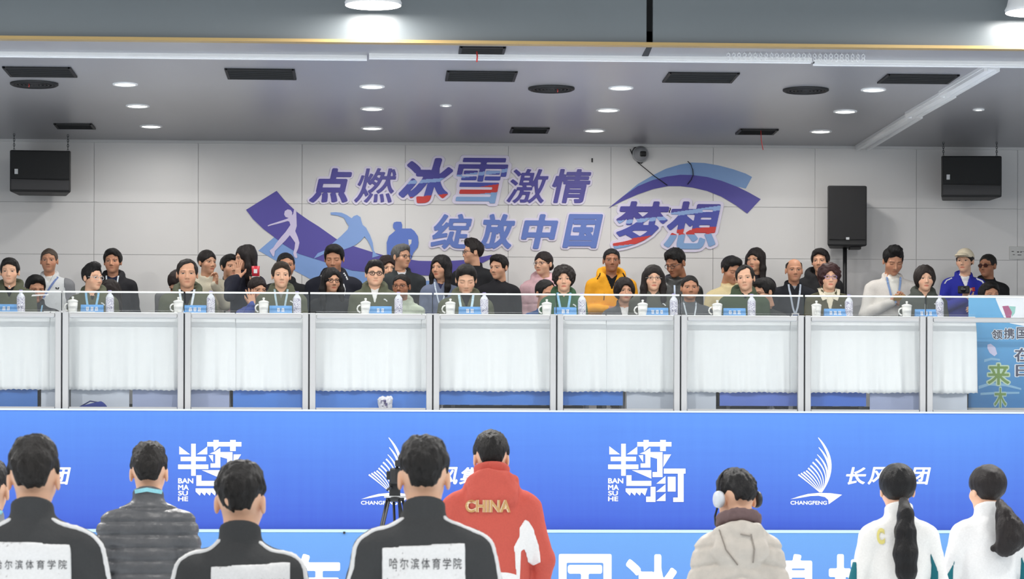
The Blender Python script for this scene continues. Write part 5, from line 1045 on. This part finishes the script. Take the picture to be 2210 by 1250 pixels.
# roll-up banner at the right end
YR_ = 22.45; a, b = at(2090, 760, YR_).x, at(2290, 760, YR_).x; zt = at(2150, 640, YR_).z; t = empty('rollup_banner', ((a+b)/2, YR_, ZFL), 'tall blue printed roll-up banner at the right end of the tables', 'banner'); w_ = b-a
MB().box((0, 0, (zt-ZFL)/2+.03), (w_, .006, zt-ZFL-.06)).obj('printed_sheet', banner_mat('rollup_print', (112, 186, 232), (62, 128, 188), .1, zt-ZFL, .03), t)
MB().box((0, 0, .03), (w_+.04, .09, .06)).obj('base', ALU, t, bevel=.01); MB().box((0, .0, zt-ZFL), (w_+.01, .02, .02)).obj('top_bar', ALU, t); MB().tube([(0, .02, .05), (0, .02, zt-ZFL)], .01, 8).obj('pole', ALU, t)
def rp(px): return [at(u, v, YR_-.004)-t.location for u, v in px]
MB().prism(rp([(2149, 646), (2158, 668), (2166, 684), (2180, 698), (2210, 704), (2288, 706), (2288, 642), (2149, 642)]), (0, -.001, 0)).obj('white_header', PW, t)
MB().prism(rp([(2163, 661), (2176, 660), (2184, 674), (2181, 687), (2172, 688), (2168, 675)]), (0, -.0025, 0)).obj('emblem', paint((176, 84, 128)), t); MB().prism(rp([(2178, 661), (2192, 662), (2190, 676), (2184, 684)]), (0, -.0022, 0)).obj('emblem', paint((150, 206, 196)), t)
def rtext(ch, x0, y0, x1, y1, c, oc):
    p, q = rp([(x0, y1), (x1, y0)]); glyph_obj('lettering_outline', ch, .02, (p.x, p.z, q.x, q.z), -.004, .002, paint(oc), t, .06, h=.02); glyph_obj('lettering', ch, .02, (p.x, p.z, q.x, q.z), -.0065, .002, paint(c), t, h=.02)
rtext('领', 2141, 712, 2163, 732, (70, 72, 90), (226, 232, 240)); rtext('携', 2167, 709, 2189, 731, (70, 72, 90), (226, 232, 240)); rtext('国', 2194, 707, 2216, 731, (70, 72, 90), (226, 232, 240))
rtext('来', 2132, 786, 2178, 830, (112, 146, 62), (190, 214, 190)); rtext('木', 2146, 838, 2172, 880, (112, 146, 72), (170, 200, 200)); rtext('在', 2190, 752, 2226, 780, (64, 66, 92), (226, 232, 240)); rtext('日', 2192, 788, 2222, 812, (64, 66, 92), (226, 232, 240))
MB().prism(rp([(2131, 744), (2138, 742), (2148, 750), (2152, 764), (2146, 769), (2136, 762), (2131, 752)]), (0, -.002, 0)).obj('petal_print', paint((208, 204, 232)), t)
for P_ in ([(2124, 776), (2140, 772), (2158, 775), (2158, 779), (2140, 777), (2124, 782)], [(2112, 833), (2136, 826), (2170, 828), (2204, 838), (2204, 842), (2170, 834), (2136, 832), (2112, 840)], [(2116, 848), (2150, 846), (2200, 846), (2200, 850), (2150, 851), (2116, 853)]): MB().prism(rp(P_), (0, -.0015, 0)).obj('wave_print', paint((136, 184, 216)), t)

# ------------------------------------------------------------------ loudspeakers and wall fittings
def hanging_speaker(px, label, flip):
    Y = 25.0; a, b = at(px[0], px[3], Y), at(px[2], px[1], Y); w_, h_ = b.x-a.x, b.z-a.z; t = empty('wall_speaker', ((a.x+b.x)/2, Y, a.z), label, 'speaker', 'hanging black speakers'); t.rotation_euler = (0, 0, flip)
    MB().prism([(-w_/2, 0, 0), (w_/2, 0, 0), (w_/2*.8, .34, 0), (-w_/2*.8, .34, 0)], (0, 0, h_)).obj('cabinet', BLACK, t, bevel=.012)
    MB().box((0, -.006, h_*.64), (w_*.95, .014, h_*.66)).obj('grille', mat('speaker_mesh', (30, 32, 34), .5, bump=.6, scale=600), t, bevel=.004)
    MB().prism([(-w_*.475, -.001, h_*.05), (w_*.475, -.001, h_*.05), (w_*.475, -.001, h_*.27), (-w_*.475, -.001, h_*.30)], (0, -.012, 0)).obj('horn_panel', mat('horn_plastic', (44, 44, 47), .45), t)
    MB().box((-w_*.39, -.016, h_*.48), (.03, .006, .045)).obj('badge', mat('silver_badge', (200, 202, 204), .3, .6), t)
    for sx in (-1, 1):
        m = MB(); n = 7; L = ZC-a.z-h_
        for k in range(n):
            zc_ = h_+(k+.5)*L/n; q = k % 2; m.tube([((.007 if q == 0 else 0)*math.cos(x), (.007 if q else 0)*math.cos(x), zc_+L/n*.62*math.sin(x)) for x in np.linspace(0, 2*math.pi, 9)[:-1]], .0032, 5, closed=True)
        o = m.obj('chain', mat('chain_steel', (70, 72, 74), .4, .6), t, (sx*w_*.44, .1, 0)); MB().tube([(sx*w_*.44-.02, .1, h_-.003), (sx*w_*.44, .1, h_+.02), (sx*w_*.44+.02, .1, h_-.003)], .004, 6).obj('eye_bolt', ALU, t)
hanging_speaker((21, 325, 153, 414), 'black loudspeaker hanging on chains at the upper left wall', .06); hanging_speaker((2032, 337, 2162, 425), 'black loudspeaker hanging on chains at the upper right wall', -.06)
Ys = 25.18; a, b = at(1781, 533, Ys), at(1867, 404, Ys); w_, h_ = b.x-a.x, b.z-a.z; cx = (a.x+b.x)/2
t = empty('pole_speaker', (cx, Ys, a.z), 'upright black loudspeaker on a pole stand at the right', 'speaker')
MB().prism([(-w_/2, -.12, 0), (w_/2, -.12, 0), (w_*.32, .19, 0), (-w_*.32, .19, 0)], (0, 0, h_)).obj('cabinet', BLACK, t, bevel=.014)
MB().box((0, -.125, h_*.54), (w_*.93, .016, h_*.88)).obj('grille', mat('speaker_mesh', (36, 36, 38), .5, bump=.6, scale=600), t, bevel=.006); MB().box((-.0, -.136, h_*.12), (.03, .006, .022)).obj('badge', mat('silver_badge', (170, 172, 174), .3, .6), t); MB().box((.085, -.02, -.012), (.1, .1, .024)).obj('pole_socket', BLACK, t)
zt_ = a.z; t = empty('speaker_stand', (cx, Ys+.01, ZFL), 'black pole stand under the upright loudspeaker', 'stand'); H_ = zt_-ZFL
MB().tube([(0, 0, .35), (0, 0, H_-.004)], .019, 14).obj('upper_pole', BLACK, t); MB().tube([(0, 0, .1), (0, 0, .85)], .026, 14).obj('lower_pole', BLACK, t); MB().lathe([(.03, .8), (.036, .82), (.036, .88), (.03, .9)], n=18).obj('collar', BLACK, t)
for k in range(3):
    q = 2*math.pi*k/3+.5; MB().tube([(0, 0, .6), (.16*math.cos(q), .16*math.sin(q), .3), (.26*math.cos(q), .26*math.sin(q), .012)], .012, 8).obj('leg', BLACK, t)
p = at(1383, 332, YW-.05); t = empty('dome_camera', (p.x, YW, p.z), 'dome security camera on the wall above the slogan', 'camera')
MB().lathe([(.075, 0), (.075, .03), (.066, .04)], n=28).obj('base', mat('camera_shell', (168, 170, 172), .4), t).rotation_euler = (math.pi/2, 0, 0)
g = Vol((-.08, -.15, -.08), (.08, -.02, .08), .005); v, f = nets(g, np.maximum(g.ell((0, -.035, 0), (.066, .075, .066)), g.Y+.03)); link('dome', rawmesh('dome', v, f), mat('camera_shell', (150, 152, 155), .25), t); MB().box((.016, -.105, -.008), (.06, .04, .05)).obj('lens', mat('lens_black', (14, 14, 16), .2), t, bevel=.012)
def cable(px, r, lab, closed=False): return tag(MB().tube([at(u, v, YW-.016) for u, v in px], r, 6, closed=closed).obj('wall_cable', BLACK, None), lab, 'cable')
cable([(1360, 322), (1363, 330), (1368, 340), (1376, 350), (1384, 353), (1394, 342), (1396, 330), (1390, 316), (1380, 314), (1368, 320), (1364, 328), (1368, 341), (1378, 352), (1395, 366), (1412, 380), (1428, 391), (1440, 400)], .0042, 'black cable looped round the dome camera and running down the wall')
cable([(1484, 348), (1491, 355), (1495, 366), (1496, 378), (1492, 388), (1484, 398)], .004, 'short black cable curving over the pale blue arc')
p = at(1278, 346, YW-.008); tag(MB().box(p, (.013, .016, .036)).obj('wall_clip', BLACK, None), 'tiny black clip on the wall above the upper slogan end', 'clip')
p = at(2198, 546, YW-.006); t = empty('wall_plate', (p.x, YW-.006, p.z), 'pale small wall plate with dark marks at the right edge', 'sign'); MB().box((0, 0, 0), (.17, .012, .12)).obj('plate', mat('plate_white', (204, 204, 202), .5, var=.02, scale=6), t, bevel=.003)
m = MB()
for (x, z, a_, b_) in ((-.055, .012, .02, .006), (-.045, -.018, .02, .005), (-.005, .008, .018, .008), (.022, .008, .01, .01), (.008, -.02, .035, .005), (.035, .01, .03, .003)): m.box((x, -.0075, z), (a_, .003, b_))
m.obj('printed_marks', mat('plate_ink', (60, 60, 62), .7), t)
